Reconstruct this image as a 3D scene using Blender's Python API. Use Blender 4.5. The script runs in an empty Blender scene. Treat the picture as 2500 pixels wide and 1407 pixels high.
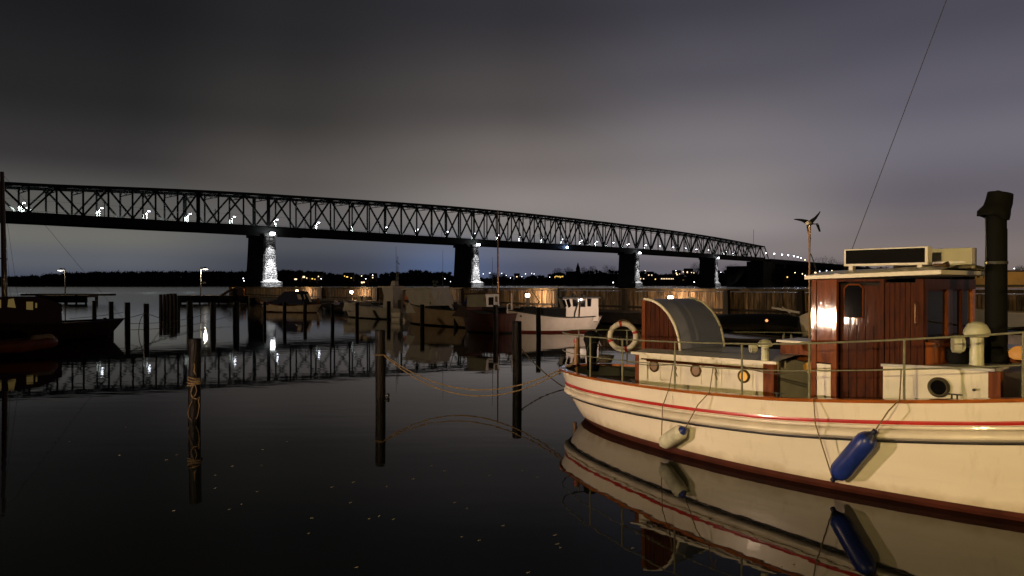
import bpy, math, random
import numpy as np
from mathutils import Vector, Matrix

rnd = random.Random(7)
sc = bpy.context.scene
COL = sc.collection
PI = math.pi

# ------------------------------------------------------------------ camera
F, CX, HY, CH = 1750.0, 1250.0, 694.0, 3.0      # focal (px of 2500), centre, horizon row, camera height
cam_d = bpy.data.cameras.new("camera")
cam = bpy.data.objects.new("camera", cam_d); COL.objects.link(cam)
cam_d.sensor_width = 36.0
cam_d.lens = F / 2500 * 36.0
cam_d.clip_start = 0.1
cam_d.clip_end = 12000
cam.location = (0, 0, CH)
cam.rotation_euler = (math.radians(90 - 0.311), 0, 0)
sc.camera = cam

# ------------------------------------------------------------------ view
sc.view_settings.view_transform = 'Standard'
sc.view_settings.look = 'None'
sc.view_settings.gamma = 1
sc.view_settings.exposure = 0
try:
    sc.view_settings.use_curve_mapping = False
except Exception:
    pass
sc.cycles.use_denoising = True
sc.cycles.max_bounces = 6
sc.cycles.glossy_bounces = 4
sc.cycles.sample_clamp_indirect = 4.0
sc.cycles.blur_glossy = 0.5

def lin(c):
    c = c / 255.0
    return c / 12.92 if c <= 0.04045 else ((c + 0.055) / 1.055) ** 2.4
def S(r, g, b): return (lin(r), lin(g), lin(b), 1.0)

# ------------------------------------------------------------------ sky: overcast night, glowing over the town
world = bpy.data.worlds.new("World"); sc.world = world
world.use_nodes = True
wt = world.node_tree; wt.nodes.clear()
def wn(t, **k):
    n = wt.nodes.new(t)
    for a, b in k.items(): setattr(n, a, b)
    return n
def wmath(op, a, b=None, c=None, clamp=False):
    n = wn('ShaderNodeMath', operation=op); n.use_clamp = clamp
    for i, v in enumerate((a, b, c)):
        if v is None: continue
        if isinstance(v, (int, float)): n.inputs[i].default_value = v
        else: wt.links.new(v, n.inputs[i])
    return n.outputs[0]
tc = wn('ShaderNodeTexCoord')
sep = wn('ShaderNodeSeparateXYZ'); wt.links.new(tc.outputs['Generated'], sep.inputs[0])
az = wmath('ARCTAN2', sep.outputs[0], sep.outputs[1])           # 0 = straight ahead, + = right
el = wmath('ABSOLUTE', sep.outputs[2])
# very soft cloud structure
mp = wn('ShaderNodeMapping'); wt.links.new(tc.outputs['Generated'], mp.inputs[0])
mp.inputs['Scale'].default_value = (1.0, 1.0, 1.6)
nz = wn('ShaderNodeTexNoise'); wt.links.new(mp.outputs[0], nz.inputs['Vector'])
nz.inputs['Scale'].default_value = 1.3; nz.inputs['Detail'].default_value = 2.0; nz.inputs['Roughness'].default_value = 0.45
nzc = wmath('SUBTRACT', nz.outputs['Fac'], 0.5)
el2 = wmath('MULTIPLY_ADD', nzc, 0.014, el)
az2 = wmath('MULTIPLY_ADD', nzc, 0.16, az)
def ramp(stops, fac):
    r = wn('ShaderNodeValToRGB'); cr = r.color_ramp; cr.interpolation = 'EASE'
    while len(cr.elements) < len(stops): cr.elements.new(0.5)
    for e, (p, c) in zip(cr.elements, stops): e.position = p; e.color = c
    wt.links.new(fac, r.inputs[0]); return r.outputs[0]
def e_of(y): return min(1.0, max(0.0, (HY - y) / F))
elr = wmath('MULTIPLY', el2, 1.6, clamp=True)
def st(y, *c): return (min(1, e_of(y) * 1.6), S(*c))
profiles = [
 (300, [(694, 66, 72, 90), (640, 92, 95, 101), (590, 108, 107, 102), (520, 88, 87, 84), (420, 54, 52, 53), (300, 42, 42, 43), (120, 31, 31, 34), (-80, 25, 25, 29)]),
 (720, [(694, 60, 62, 74), (650, 62, 65, 74), (600, 80, 82, 88), (540, 98, 95, 94), (450, 86, 81, 78), (300, 62, 60, 58), (120, 44, 43, 46), (-80, 34, 34, 38)]),
 (1290, [(694, 78, 82, 104), (655, 82, 84, 99), (615, 98, 99, 110), (555, 130, 125, 122), (500, 138, 131, 128), (400, 114, 107, 104), (260, 88, 83, 83), (60, 56, 55, 60), (-80, 44, 43, 48)]),
 (1800, [(694, 98, 94, 102), (655, 106, 100, 106), (610, 130, 122, 122), (555, 146, 138, 137), (470, 136, 129, 129), (380, 122, 117, 120), (200, 94, 91, 100), (60, 72, 70, 80), (-80, 60, 58, 68)]),
 (2340, [(694, 118, 106, 100), (625, 124, 113, 110), (565, 112, 104, 106), (500, 101, 96, 104), (400, 112, 108, 118), (300, 107, 104, 117), (150, 85, 83, 95), (-20, 64, 63, 76)])]
prev = None; pa = None
for px_, pr in profiles:
    col_ = ramp([st(q[0], *[c * (0.90 if q[0] < 330 else 1.0) for c in q[1:]]) for q in pr] + [(1.0, S(20, 20, 24))], elr); a_ = math.atan((px_ - CX) / F)
    if prev is None: prev = col_
    else:
        mm = wn('ShaderNodeMapRange', interpolation_type='SMOOTHSTEP'); wt.links.new(az2, mm.inputs[0]); mm.inputs[1].default_value = pa; mm.inputs[2].default_value = a_
        mx = wn('ShaderNodeMix', data_type='RGBA'); wt.links.new(mm.outputs[0], mx.inputs[0]); wt.links.new(prev, mx.inputs[6]); wt.links.new(col_, mx.inputs[7]); prev = mx.outputs[2]
    pa = a_
# a far town's bluish light dome low over the hills
da = wmath('SUBTRACT', az, -0.092); da = wmath('MULTIPLY', da, 13.0); da = wmath('MULTIPLY', da, da)
de = wmath('SUBTRACT', el, 0.022); de = wmath('MULTIPLY', de, 27.0); de = wmath('MULTIPLY', de, de)
gl = wmath('EXPONENT', wmath('MULTIPLY', wmath('ADD', da, de), -1.0))
gm = wn('ShaderNodeVectorMath', operation='SCALE'); gm.inputs[0].default_value = (0.012, 0.04, 0.11); wt.links.new(gl, gm.inputs['Scale'])
addn = wn('ShaderNodeVectorMath', operation='ADD'); wt.links.new(prev, addn.inputs[0]); wt.links.new(gm.outputs[0], addn.inputs[1])
# fine sensor-like unevenness of the cloud
nz2 = wn('ShaderNodeTexNoise'); wt.links.new(tc.outputs['Generated'], nz2.inputs['Vector']); nz2.inputs['Scale'].default_value = 7.0; nz2.inputs['Detail'].default_value = 5.0
mr = wn('ShaderNodeMapRange'); wt.links.new(nz2.outputs['Fac'], mr.inputs[0]); mr.inputs[3].default_value = 0.95; mr.inputs[4].default_value = 1.03
sc2 = wn('ShaderNodeVectorMath', operation='SCALE'); wt.links.new(addn.outputs[0], sc2.inputs[0]); wt.links.new(mr.outputs[0], sc2.inputs['Scale'])
# the town's glow lies ahead and to the right: the cloud gets darker round the back
az_b = wmath('MAXIMUM', wmath('SUBTRACT', az, 0.35), wmath('SUBTRACT', wmath('MULTIPLY', az, -1.0), 0.35))
fb = wn('ShaderNodeMapRange', interpolation_type='SMOOTHSTEP'); wt.links.new(az_b, fb.inputs[0])
fb.inputs[1].default_value = 0.34; fb.inputs[2].default_value = 1.5; fb.inputs[3].default_value = 1.0; fb.inputs[4].default_value = 0.10
sc3 = wn('ShaderNodeVectorMath', operation='SCALE'); wt.links.new(sc2.outputs[0], sc3.inputs[0]); wt.links.new(fb.outputs[0], sc3.inputs['Scale'])
bg = wn('ShaderNodeBackground'); bg.inputs[1].default_value = 1.0; wt.links.new(sc3.outputs[0], bg.inputs[0])
sky = wn('ShaderNodeTexSky', sky_type='NISHITA'); sky.sun_disc = False; sky.sun_elevation = math.radians(-18); sky.sun_rotation = math.radians(200)
bg2 = wn('ShaderNodeBackground'); bg2.inputs[1].default_value = 0.05; wt.links.new(sky.outputs[0], bg2.inputs[0])
ads = wn('ShaderNodeAddShader'); wt.links.new(bg.outputs[0], ads.inputs[0]); wt.links.new(bg2.outputs[0], ads.inputs[1])
wo = wn('ShaderNodeOutputWorld'); wt.links.new(ads.outputs[0], wo.inputs[0])

# ------------------------------------------------------------------ materials
MATS = {}
def mat(name, col, rough=0.6, metal=0.0, coat=0.0, spec=0.5, emit=None, es=0.0, noise=0.25, nscale=3.0, bump=0.15, bscale=20.0, stretch=(1, 1, 1), trans=0.0, col2=None, ior=1.45, bdist=0.02):
    if name in MATS: return MATS[name]
    m = bpy.data.materials.new(name); m.use_nodes = True
    nt = m.node_tree; b = nt.nodes['Principled BSDF']
    def N(t): return nt.nodes.new(t)
    b.inputs['Roughness'].default_value = rough
    b.inputs['Metallic'].default_value = metal
    b.inputs['Coat Weight'].default_value = coat
    b.inputs['Coat Roughness'].default_value = 0.05
    b.inputs['Specular IOR Level'].default_value = spec
    b.inputs['IOR'].default_value = ior
    if trans: b.inputs['Transmission Weight'].default_value = trans
    t = N('ShaderNodeTexCoord'); mp = N('ShaderNodeMapping'); nt.links.new(t.outputs['Object'], mp.inputs[0])
    mp.inputs['Scale'].default_value = stretch
    if noise > 0:
        n = N('ShaderNodeTexNoise'); nt.links.new(mp.outputs[0], n.inputs['Vector']); n.inputs['Scale'].default_value = nscale; n.inputs['Detail'].default_value = 5
        r = N('ShaderNodeValToRGB'); nt.links.new(n.outputs['Fac'], r.inputs[0])
        c2 = col2 or tuple(c * (1 - noise) for c in col)
        r.color_ramp.elements[0].position = 0.35; r.color_ramp.elements[1].position = 0.65
        r.color_ramp.elements[0].color = (*c2, 1); r.color_ramp.elements[1].color = (*col, 1)
        nt.links.new(r.outputs[0], b.inputs['Base Color'])
        rr = N('ShaderNodeMapRange'); nt.links.new(n.outputs['Fac'], rr.inputs[0]); rr.inputs[3].default_value = max(0, rough - 0.08); rr.inputs[4].default_value = min(1, rough + 0.12)
        nt.links.new(rr.outputs[0], b.inputs['Roughness'])
    else:
        b.inputs['Base Color'].default_value = (*col, 1)
    if bump > 0:
        n2 = N('ShaderNodeTexNoise'); nt.links.new(mp.outputs[0], n2.inputs['Vector']); n2.inputs['Scale'].default_value = bscale; n2.inputs['Detail'].default_value = 4
        bp = N('ShaderNodeBump'); bp.inputs['Strength'].default_value = bump; bp.inputs['Distance'].default_value = bdist
        nt.links.new(n2.outputs['Fac'], bp.inputs['Height']); nt.links.new(bp.outputs[0], b.inputs['Normal'])
        if coat: nt.links.new(bp.outputs[0], b.inputs['Coat Normal'])
    if emit:
        b.inputs['Emission Color'].default_value = (*emit, 1); b.inputs['Emission Strength'].default_value = es
    MATS[name] = m
    return m
white_paint = mat('white_boat_paint', (0.74, 0.68, 0.58), 0.30, coat=0.5, noise=0.10, nscale=0.9, bump=0.10, bscale=3.2, bdist=0.03, stretch=(0.5, 0.5, 2.4))
def add_grime(m, strength=0.5, seams=True):
    nt = m.node_tree; b = nt.nodes['Principled BSDF']; src = b.inputs['Base Color'].links[0].from_socket
    t = nt.nodes.new('ShaderNodeTexCoord'); mp = nt.nodes.new('ShaderNodeMapping'); mp.inputs['Scale'].default_value = (5, 5, 0.7); nt.links.new(t.outputs['Object'], mp.inputs[0])
    n = nt.nodes.new('ShaderNodeTexNoise'); n.inputs['Scale'].default_value = 1.6; n.inputs['Detail'].default_value = 6; n.inputs['Roughness'].default_value = .7; nt.links.new(mp.outputs[0], n.inputs['Vector'])
    r = nt.nodes.new('ShaderNodeMapRange'); nt.links.new(n.outputs['Fac'], r.inputs[0]); r.inputs[1].default_value = .56; r.inputs[2].default_value = .80; r.inputs[3].default_value = 0; r.inputs[4].default_value = strength
    # scum line that stays just above the water
    sp = nt.nodes.new('ShaderNodeSeparateXYZ'); nt.links.new(t.outputs['Object'], sp.inputs[0])
    n3 = nt.nodes.new('ShaderNodeTexNoise'); n3.inputs['Scale'].default_value = 5; nt.links.new(t.outputs['Object'], n3.inputs['Vector'])
    ad = nt.nodes.new('ShaderNodeMath'); ad.operation = 'MULTIPLY_ADD'; nt.links.new(n3.outputs['Fac'], ad.inputs[0]); ad.inputs[1].default_value = -.22; nt.links.new(sp.outputs[2], ad.inputs[2])
    r2 = nt.nodes.new('ShaderNodeMapRange'); nt.links.new(ad.outputs[0], r2.inputs[0]); r2.inputs[1].default_value = .02; r2.inputs[2].default_value = .16; r2.inputs[3].default_value = .45; r2.inputs[4].default_value = 0
    mxm = nt.nodes.new('ShaderNodeMath'); mxm.operation = 'MAXIMUM'; nt.links.new(r.outputs[0], mxm.inputs[0]); nt.links.new(r2.outputs[0], mxm.inputs[1])
    mx = nt.nodes.new('ShaderNodeMix'); mx.data_type = 'RGBA'; nt.links.new(mxm.outputs[0], mx.inputs[0]); nt.links.new(src, mx.inputs[6]); mx.inputs[7].default_value = (.30, .22, .11, 1)
    nt.links.new(mx.outputs[2], b.inputs['Base Color'])
add_grime(white_paint, .28)
cream_paint = mat('cream_rubbing_paint', (0.66, 0.60, 0.50), 0.35, coat=0.3, noise=0.2, nscale=2.0, bump=0.1, bscale=12)
cabin_paint = mat('cabin_white_paint', (0.66, 0.62, 0.50), 0.38, coat=0.3, noise=0.12, nscale=2.5, bump=0.05)
roof_paint = mat('pale_deck_paint', (0.40, 0.40, 0.40), 0.5, coat=0.1, noise=0.2, nscale=5, bump=0.1, bscale=60)
grey_paint = mat('grey_hood_paint', (0.25, 0.265, 0.40), 0.42, coat=0.2, noise=0.12, nscale=4, bump=0.05)
red_paint = mat('red_stripe_paint', (0.42, 0.015, 0.012), 0.3, coat=0.6, noise=0.25, nscale=4, bump=0.04)
black_paint = mat('black_paint', (0.012, 0.012, 0.012), 0.35, coat=0.2, noise=0.3, bump=0.05)
bottom_paint = mat('brown_antifouling', (0.075, 0.016, 0.008), 0.6, noise=0.4, nscale=3, bump=0.2, bscale=30)
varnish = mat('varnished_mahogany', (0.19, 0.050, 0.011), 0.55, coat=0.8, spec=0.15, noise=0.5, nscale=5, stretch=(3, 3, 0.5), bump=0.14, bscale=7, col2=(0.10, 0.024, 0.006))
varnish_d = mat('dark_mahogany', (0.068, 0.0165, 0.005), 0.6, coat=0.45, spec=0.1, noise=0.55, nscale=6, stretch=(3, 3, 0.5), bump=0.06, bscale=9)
varnish_r = mat('varnished_cap_rail', (0.42, 0.12, 0.02), 0.3, coat=1.0, noise=0.4, nscale=8, stretch=(0.5, 2, 2), bump=0.12, bscale=25)
dark_metal = mat('dark_steel', (0.03, 0.032, 0.028), 0.55, metal=0.0, noise=0.3, bump=0.1)
funnel_m = mat('black_funnel_paint', (0.004, 0.0045, 0.0035), 0.7, spec=0.12, noise=0.4, nscale=6, bump=0.15, bscale=14)
rail_m = mat('green_grey_rail', (0.17, 0.17, 0.11), 0.5, noise=0.3, nscale=12, bump=0.1)
vent_m = mat('cream_vent_enamel', (0.50, 0.50, 0.36), 0.3, coat=0.5, noise=0.15, nscale=6, bump=0.35, bscale=26)
glass_d = mat('dark_window_glass', (0.004, 0.004, 0.005), 0.04, noise=0, bump=0, spec=0.3)
rope_m = mat('weathered_rope', (0.19, 0.13, 0.065), 0.9, noise=0.4, nscale=30, bump=0.6, bscale=90)
rope_d = mat('dark_rope', (0.09, 0.075, 0.05), 0.9, noise=0.4, nscale=30, bump=0.6, bscale=90)
pile_m = mat('tarred_pile_wood', (0.006, 0.0035, 0.0028), 0.42, spec=0.16, noise=0.5, nscale=5, stretch=(2, 2, 0.3), bump=0.8, bscale=14, bdist=0.03)
wood_m = mat('weathered_planks', (0.40, 0.26, 0.14), 0.85, noise=0.75, nscale=2.2, stretch=(1.6, 1.6, 0.35), bump=0.5, bscale=12)
wood_g = mat('greyed_planks', (0.27, 0.20, 0.13), 0.9, noise=0.8, nscale=2.6, stretch=(1.6, 1.6, 0.35), bump=0.5, bscale=12)
wood_k = mat('stained_planks', (0.17, 0.11, 0.06), 0.9, noise=0.7, nscale=2.0, stretch=(1.6, 1.6, 0.35), bump=0.5, bscale=12)
timber = mat('dark_wet_timber', (0.035, 0.026, 0.018), 0.8, noise=0.5, nscale=3, bump=0.5)
deck_m = mat('jetty_timber', (0.16, 0.11, 0.055), 0.85, noise=0.6, nscale=3, bump=0.4)
steel_m = mat('bridge_steel', (0.045, 0.047, 0.044), 0.75, noise=0.3, nscale=0.4, bump=0.0)
stone_m = mat('pier_granite', (0.30, 0.29, 0.28), 0.9, noise=0.7, nscale=2.2, stretch=(0.5, 0.5, 1.5), bump=1.0, bscale=1.25, bdist=2.2)
conc_m = mat('concrete', (0.30, 0.29, 0.27), 0.85, noise=0.25, nscale=1, bump=0.3)
leaf_m = mat('night_foliage', (0.030, 0.032, 0.022), 0.9, noise=0.4, nscale=0.1, bump=0)
bark_m = mat('bark', (0.05, 0.04, 0.03), 0.9, noise=0.3, bump=0)
land_m = mat('dark_hillside', (0.028, 0.030, 0.022), 0.95, noise=0.4, nscale=0.02, bump=0)
navy_cloth = mat('navy_canvas', (0.012, 0.014, 0.05), 0.8, noise=0.3, nscale=4, bump=0.5, bscale=6)
tarp_d = mat('black_tarpaulin', (0.005, 0.005, 0.005), 0.7, spec=0.15, noise=0.3, nscale=2, bump=0.6, bscale=3, bdist=0.06)
tarp_b = mat('blue_tarpaulin', (0.02, 0.05, 0.22), 0.5, noise=0.3, nscale=2, bump=0.8, bscale=3, bdist=0.1)
boat_cream = mat('old_cream_hull', (0.56, 0.46, 0.34), 0.45, noise=0.25, nscale=1.5, bump=0.08)
boat_white = mat('old_white_hull', (0.70, 0.62, 0.54), 0.4, coat=0.2, noise=0.15, nscale=1.5, bump=0.05)
boat_grey = mat('pale_grey_hull', (0.48, 0.45, 0.40), 0.5, noise=0.2, nscale=1.5, bump=0.05)
boat_red = mat('dark_red_hull', (0.048, 0.010, 0.006), 0.5, coat=0.2, noise=0.4, nscale=2, bump=0.08)
boat_brown = mat('brown_wood_hull', (0.060, 0.016, 0.008), 0.45, coat=0.3, noise=0.5, nscale=4, stretch=(0.4, 2, 2), bump=0.1)
add_grime(cabin_paint, .5)
mast_m = mat('varnished_mast', (0.30, 0.16, 0.07), 0.45, coat=0.3, noise=0.3, nscale=6, bump=0.05)
orange_m = mat('orange_rubber', (0.22, 0.05, 0.012), 0.5, noise=0.3, nscale=3, bump=0.1)
fender_w = mat('white_fender_vinyl', (0.55, 0.54, 0.42), 0.35, coat=0.2, noise=0.3, nscale=7, bump=0.1)
fender_b = mat('blue_fender_vinyl', (0.012, 0.028, 0.19), 0.33, coat=0.2, noise=0.35, nscale=7, bump=0.1)
fender_n = mat('navy_fender_end', (0.006, 0.008, 0.035), 0.45, noise=0.2, bump=0.1)
ring_m = mat('lifebuoy_canvas', (0.60, 0.55, 0.45), 0.6, noise=0.25, nscale=8, bump=0.2)
ring_r = mat('red_lifebuoy_band', (0.35, 0.02, 0.015), 0.6, noise=0.2, bump=0.1)
black_plastic = mat('black_plastic', (0.003, 0.003, 0.003), 0.7, spec=0.1, noise=0.2, bump=0.1)
brass = mat('aged_bronze_rim', (0.16, 0.10, 0.04), 0.35, metal=0.7, noise=0.4, nscale=12, bump=0.1)
curtain = mat('pale_window_glass', (0.42, 0.34, 0.28), 0.3, noise=0.2, bump=0)
leaf_fl = mat('floating_leaf', (0.09, 0.08, 0.055), 0.5, noise=0.3, nscale=20, bump=0)
ochre_m = mat('ochre_render_wall', (0.34, 0.20, 0.07), 0.9, noise=0.2, nscale=0.1, bump=0, emit=(0.34, 0.20, 0.07), es=0.0)
brickish = mat('far_house_wall', (0.20, 0.13, 0.10), 0.9, noise=0.3, nscale=0.3, bump=0)
rooft = mat('far_house_roof', (0.05, 0.035, 0.03), 0.9, noise=0.3, nscale=0.5, bump=0)
def emat(name, col, s, base=0.03):
    if name in MATS: return MATS[name]
    m = bpy.data.materials.new(name); m.use_nodes = True
    b = m.node_tree.nodes['Principled BSDF']; b.inputs['Base Color'].default_value = (base, base, base, 1)
    b.inputs['Emission Color'].default_value = (*col, 1); b.inputs['Emission Strength'].default_value = s
    MATS[name] = m; return m
lamp_cool = emat('cool_bridge_lamp', (0.80, 0.86, 1.0), 24)
lamp_spot = emat('pier_floodlight', (0.92, 0.95, 1.0), 16)
lamp_warm = emat('warm_pedestal_lamp', (1.0, 0.72, 0.45), 14)
lamp_jetty = emat('jetty_lamp_glass', (1.0, 0.92, 0.78), 12)
lamp_blue = emat('blue_white_lamp', (0.35, 0.55, 1.0), 30)
win_yel = emat('lit_window_yellow', (1.0, 0.62, 0.14), 2.2)
win_warm = emat('lit_window_warm', (1.0, 0.72, 0.42), 2.6)
win_dim = emat('dim_lit_window', (1.0, 0.70, 0.22), 0.10)
far_white = emat('far_street_lamp_white', (0.85, 0.9, 1.0), 9)
far_warm = emat('far_street_lamp_warm', (1.0, 0.75, 0.4), 7)
port_glow = emat('orange_porthole_glass', (1.0, 0.42, 0.03), 0.75)  # porthole glass with an even orange emission
port_dim = emat('dim_orange_porthole', (1.0, 0.38, 0.10), 0.16)  # fainter orange emission for the other two portholes
lampshade_glow = emat('orange_lamp_glow', (1.0, 0.36, 0.05), 0.45)

# ------------------------------------------------------------------ water material
def water_material():
    m = bpy.data.materials.new('harbour_water'); m.use_nodes = True
    nt = m.node_tree; b = nt.nodes['Principled BSDF']
    b.inputs['Base Color'].default_value = (0.0015, 0.0020, 0.0018, 1)
    b.inputs['IOR'].default_value = 1.25
    t = nt.nodes.new('ShaderNodeTexCoord')
    mp = nt.nodes.new('ShaderNodeMapping'); mp.inputs['Scale'].default_value = (0.55, 1.6, 1); nt.links.new(t.outputs['Object'], mp.inputs[0])
    n1 = nt.nodes.new('ShaderNodeTexNoise'); n1.inputs['Scale'].default_value = 1.1; n1.inputs['Detail'].default_value = 2.5; nt.links.new(mp.outputs[0], n1.inputs['Vector'])
    n2 = nt.nodes.new('ShaderNodeTexNoise'); n2.inputs['Scale'].default_value = 0.035; n2.inputs['Detail'].default_value = 2; nt.links.new(mp.outputs[0], n2.inputs['Vector'])
    # calm basin close by, rougher in the open strait beyond the breakwater (y > ~130 m)
    sp = nt.nodes.new('ShaderNodeSeparateXYZ'); nt.links.new(t.outputs['Object'], sp.inputs[0])
    mr = nt.nodes.new('ShaderNodeMapRange'); mr.interpolation_type = 'SMOOTHSTEP'; nt.links.new(sp.outputs[1], mr.inputs[0])
    mr.inputs[1].default_value = 18; mr.inputs[2].default_value = 170; mr.inputs[3].default_value = 0.0; mr.inputs[4].default_value = 1.0
    rg = nt.nodes.new('ShaderNodeMapRange'); nt.links.new(mr.outputs[0], rg.inputs[0]); rg.inputs[3].default_value = 0.014; rg.inputs[4].default_value = 0.12
    ad = nt.nodes.new('ShaderNodeMath'); ad.operation = 'MULTIPLY_ADD'; nt.links.new(n2.outputs['Fac'], ad.inputs[0]); ad.inputs[1].default_value = 0.016; nt.links.new(rg.outputs[0], ad.inputs[2])
    nt.links.new(ad.outputs[0], b.inputs['Roughness'])
    bs = nt.nodes.new('ShaderNodeMapRange'); nt.links.new(mr.outputs[0], bs.inputs[0]); bs.inputs[3].default_value = 0.004; bs.inputs[4].default_value = 0.05
    bp = nt.nodes.new('ShaderNodeBump'); bp.inputs['Distance'].default_value = 0.6; nt.links.new(bs.outputs[0], bp.inputs['Strength']); nt.links.new(n1.outputs['Fac'], bp.inputs['Height'])
    nt.links.new(bp.outputs[0], b.inputs['Normal'])
    return m

# ------------------------------------------------------------------ geometry helpers
class M:
    def __init__(s): s.v = []; s.f = []; s.mi = []; s.cur = 0
    def add(s, vs, fs):
        o = len(s.v); s.v += [tuple(v) for v in vs]; s.f += [tuple(i + o for i in f) for f in fs]; s.mi += [s.cur] * len(fs); return s
    def box(s, a, b):
        x0, y0, z0 = a; x1, y1, z1 = b
        return s.add([(x0, y0, z0), (x1, y0, z0), (x1, y1, z0), (x0, y1, z0), (x0, y0, z1), (x1, y0, z1), (x1, y1, z1), (x0, y1, z1)],
                     [(0, 3, 2, 1), (4, 5, 6, 7), (0, 1, 5, 4), (1, 2, 6, 5), (2, 3, 7, 6), (3, 0, 4, 7)])
    def obox(s, c, ax, ay, az):       # oriented box: centre + half-axis vectors
        c, ax, ay, az = map(Vector, (c, ax, ay, az))
        vs = [c - ax - ay - az, c + ax - ay - az, c + ax + ay - az, c - ax + ay - az, c - ax - ay + az, c + ax - ay + az, c + ax + ay + az, c - ax + ay + az]
        return s.add(vs, [(0, 3, 2, 1), (4, 5, 6, 7), (0, 1, 5, 4), (1, 2, 6, 5), (2, 3, 7, 6), (3, 0, 4, 7)])
    def beam(s, p, q, w, h, up=(0, 0, 1)):
        p, q = Vector(p), Vector(q); d = q - p; L = d.length; d = d / L
        u = Vector(up); r = d.cross(u)
        if r.length < 1e-4: r = d.cross(Vector((1, 0, 0)))
        r.normalize(); u = r.cross(d)
        return s.obox((p + q) / 2, d * L / 2, r * w / 2, u * h / 2)
    def tube(s, pts, r, n=8, closed=False, cap=True):
        pts = [Vector(p) for p in pts]; k = len(pts)
        rs = r if isinstance(r, (list, tuple)) else [r] * k
        rings = []; up = None
        for i, p in enumerate(pts):
            a = pts[i - 1] if (i > 0 or closed) else pts[0]; b = pts[(i + 1) % k] if (i < k - 1 or closed) else pts[-1]
            d = (b - a)
            if d.length < 1e-9: d = Vector((0, 0, 1))
            d.normalize()
            if up is None:
                up = Vector((0, 0, 1)) if abs(d.z) < 0.9 else Vector((1, 0, 0))
            x = up.cross(d); x.normalize(); y = d.cross(x); up = y
            rings.append([p + (x * math.cos(2 * PI * j / n) + y * math.sin(2 * PI * j / n)) * rs[i] for j in range(n)])
        vs = [v for ring in rings for v in ring]; fs = []
        for i in range(k if closed else k - 1):
            for j in range(n):
                a = i * n + j; b = i * n + (j + 1) % n; c = ((i + 1) % k) * n + (j + 1) % n; d = ((i + 1) % k) * n + j
                fs.append((a, b, c, d))
        if cap and not closed:
            fs.append(tuple(reversed(range(n)))); fs.append(tuple((k - 1) * n + j for j in range(n)))
        return s.add(vs, fs)
    def lathe(s, prof, c=(0, 0, 0), n=20):   # prof: (r,z)
        vs = []; fs = []
        for r, z in prof:
            for j in range(n): vs.append((c[0] + r * math.cos(2 * PI * j / n), c[1] + r * math.sin(2 * PI * j / n), c[2] + z))
        for i in range(len(prof) - 1):
            for j in range(n): fs.append((i * n + j, i * n + (j + 1) % n, (i + 1) * n + (j + 1) % n, (i + 1) * n + j))
        fs.append(tuple(reversed(range(n)))); fs.append(tuple((len(prof) - 1) * n + j for j in range(n)))
        return s.add(vs, fs)
    def axlathe(s, prof, p, d, n=18):        # revolve (r,t) about axis from p along d
        p, d = Vector(p), Vector(d).normalized(); x = d.orthogonal().normalized(); y = d.cross(x); vs = []; fs = []
        for r, t in prof:
            for j in range(n):
                a = 2 * PI * j / n; vs.append(p + d * t + (x * math.cos(a) + y * math.sin(a)) * r)
        for i in range(len(prof) - 1):
            for j in range(n): fs.append((i * n + j, i * n + (j + 1) % n, (i + 1) * n + (j + 1) % n, (i + 1) * n + j))
        fs.append(tuple(reversed(range(n)))); fs.append(tuple((len(prof) - 1) * n + j for j in range(n)))
        return s.add(vs, fs)
    def prism(s, poly, off):                 # polygon (3D pts) extruded by vector
        poly = [Vector(p) for p in poly]; off = Vector(off); n = len(poly)
        return s.add(poly + [p + off for p in poly], [tuple(reversed(range(n))), tuple(range(n, 2 * n))] + [(i, (i + 1) % n, n + (i + 1) % n, n + i) for i in range(n)])
    def grid(s, rows, closed=False):
        n = len(rows[0]); vs = [p for r in rows for p in r]; fs = []
        for i in range(len(rows) - 1):
            for j in range(n if closed else n - 1):
                fs.append((i * n + j, i * n + (j + 1) % n, (i + 1) * n + (j + 1) % n, (i + 1) * n + j))
        return s.add(vs, fs)

PM = {}
def put(name, m, material, parent=None, smooth=False, label=None, cat=None, group=None, kind=None, world=False, angle=35, bevel=0):
    me = bpy.data.meshes.new(name)
    vs = m.v
    if world and parent is not None:
        inv = PM[parent.name].inverted(); vs = [inv @ Vector(v) for v in vs]
    me.from_pydata([tuple(v) for v in vs], [], m.f)
    ms = material if isinstance(material, (list, tuple)) else [material]
    for x in ms: me.materials.append(x)
    if len(ms) > 1: me.polygons.foreach_set('material_index', m.mi)
    me.update()
    if smooth:
        me.polygons.foreach_set('use_smooth', [True] * len(me.polygons))
        me.set_sharp_from_angle(angle=math.radians(angle))
    o = bpy.data.objects.new(name, me); COL.objects.link(o)
    if parent is not None: o.parent = parent; PM[o.name] = PM[parent.name]
    else: PM[o.name] = Matrix.Identity(4)
    if bevel:
        b = o.modifiers.new('bevel', 'BEVEL'); b.width = bevel; b.segments = 2; b.limit_method = 'ANGLE'
    if label: o['label'] = label
    if cat: o['category'] = cat
    if group: o['group'] = group
    if kind: o['kind'] = kind
    return o
def thing(name, label, cat, loc=(0, 0, 0), rotz=0, group=None, kind=None):
    o = bpy.data.objects.new(name, None); COL.objects.link(o); o.empty_display_size = 0.2
    o.location = loc; o.rotation_euler = (0, 0, rotz)
    PM[o.name] = Matrix.Translation(Vector(loc)) @ Matrix.Rotation(rotz, 4, 'Z')
    if label: o['label'] = label
    if cat: o['category'] = cat
    if group: o['group'] = group
    if kind: o['kind'] = kind
    return o
KIDS = {}
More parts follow.
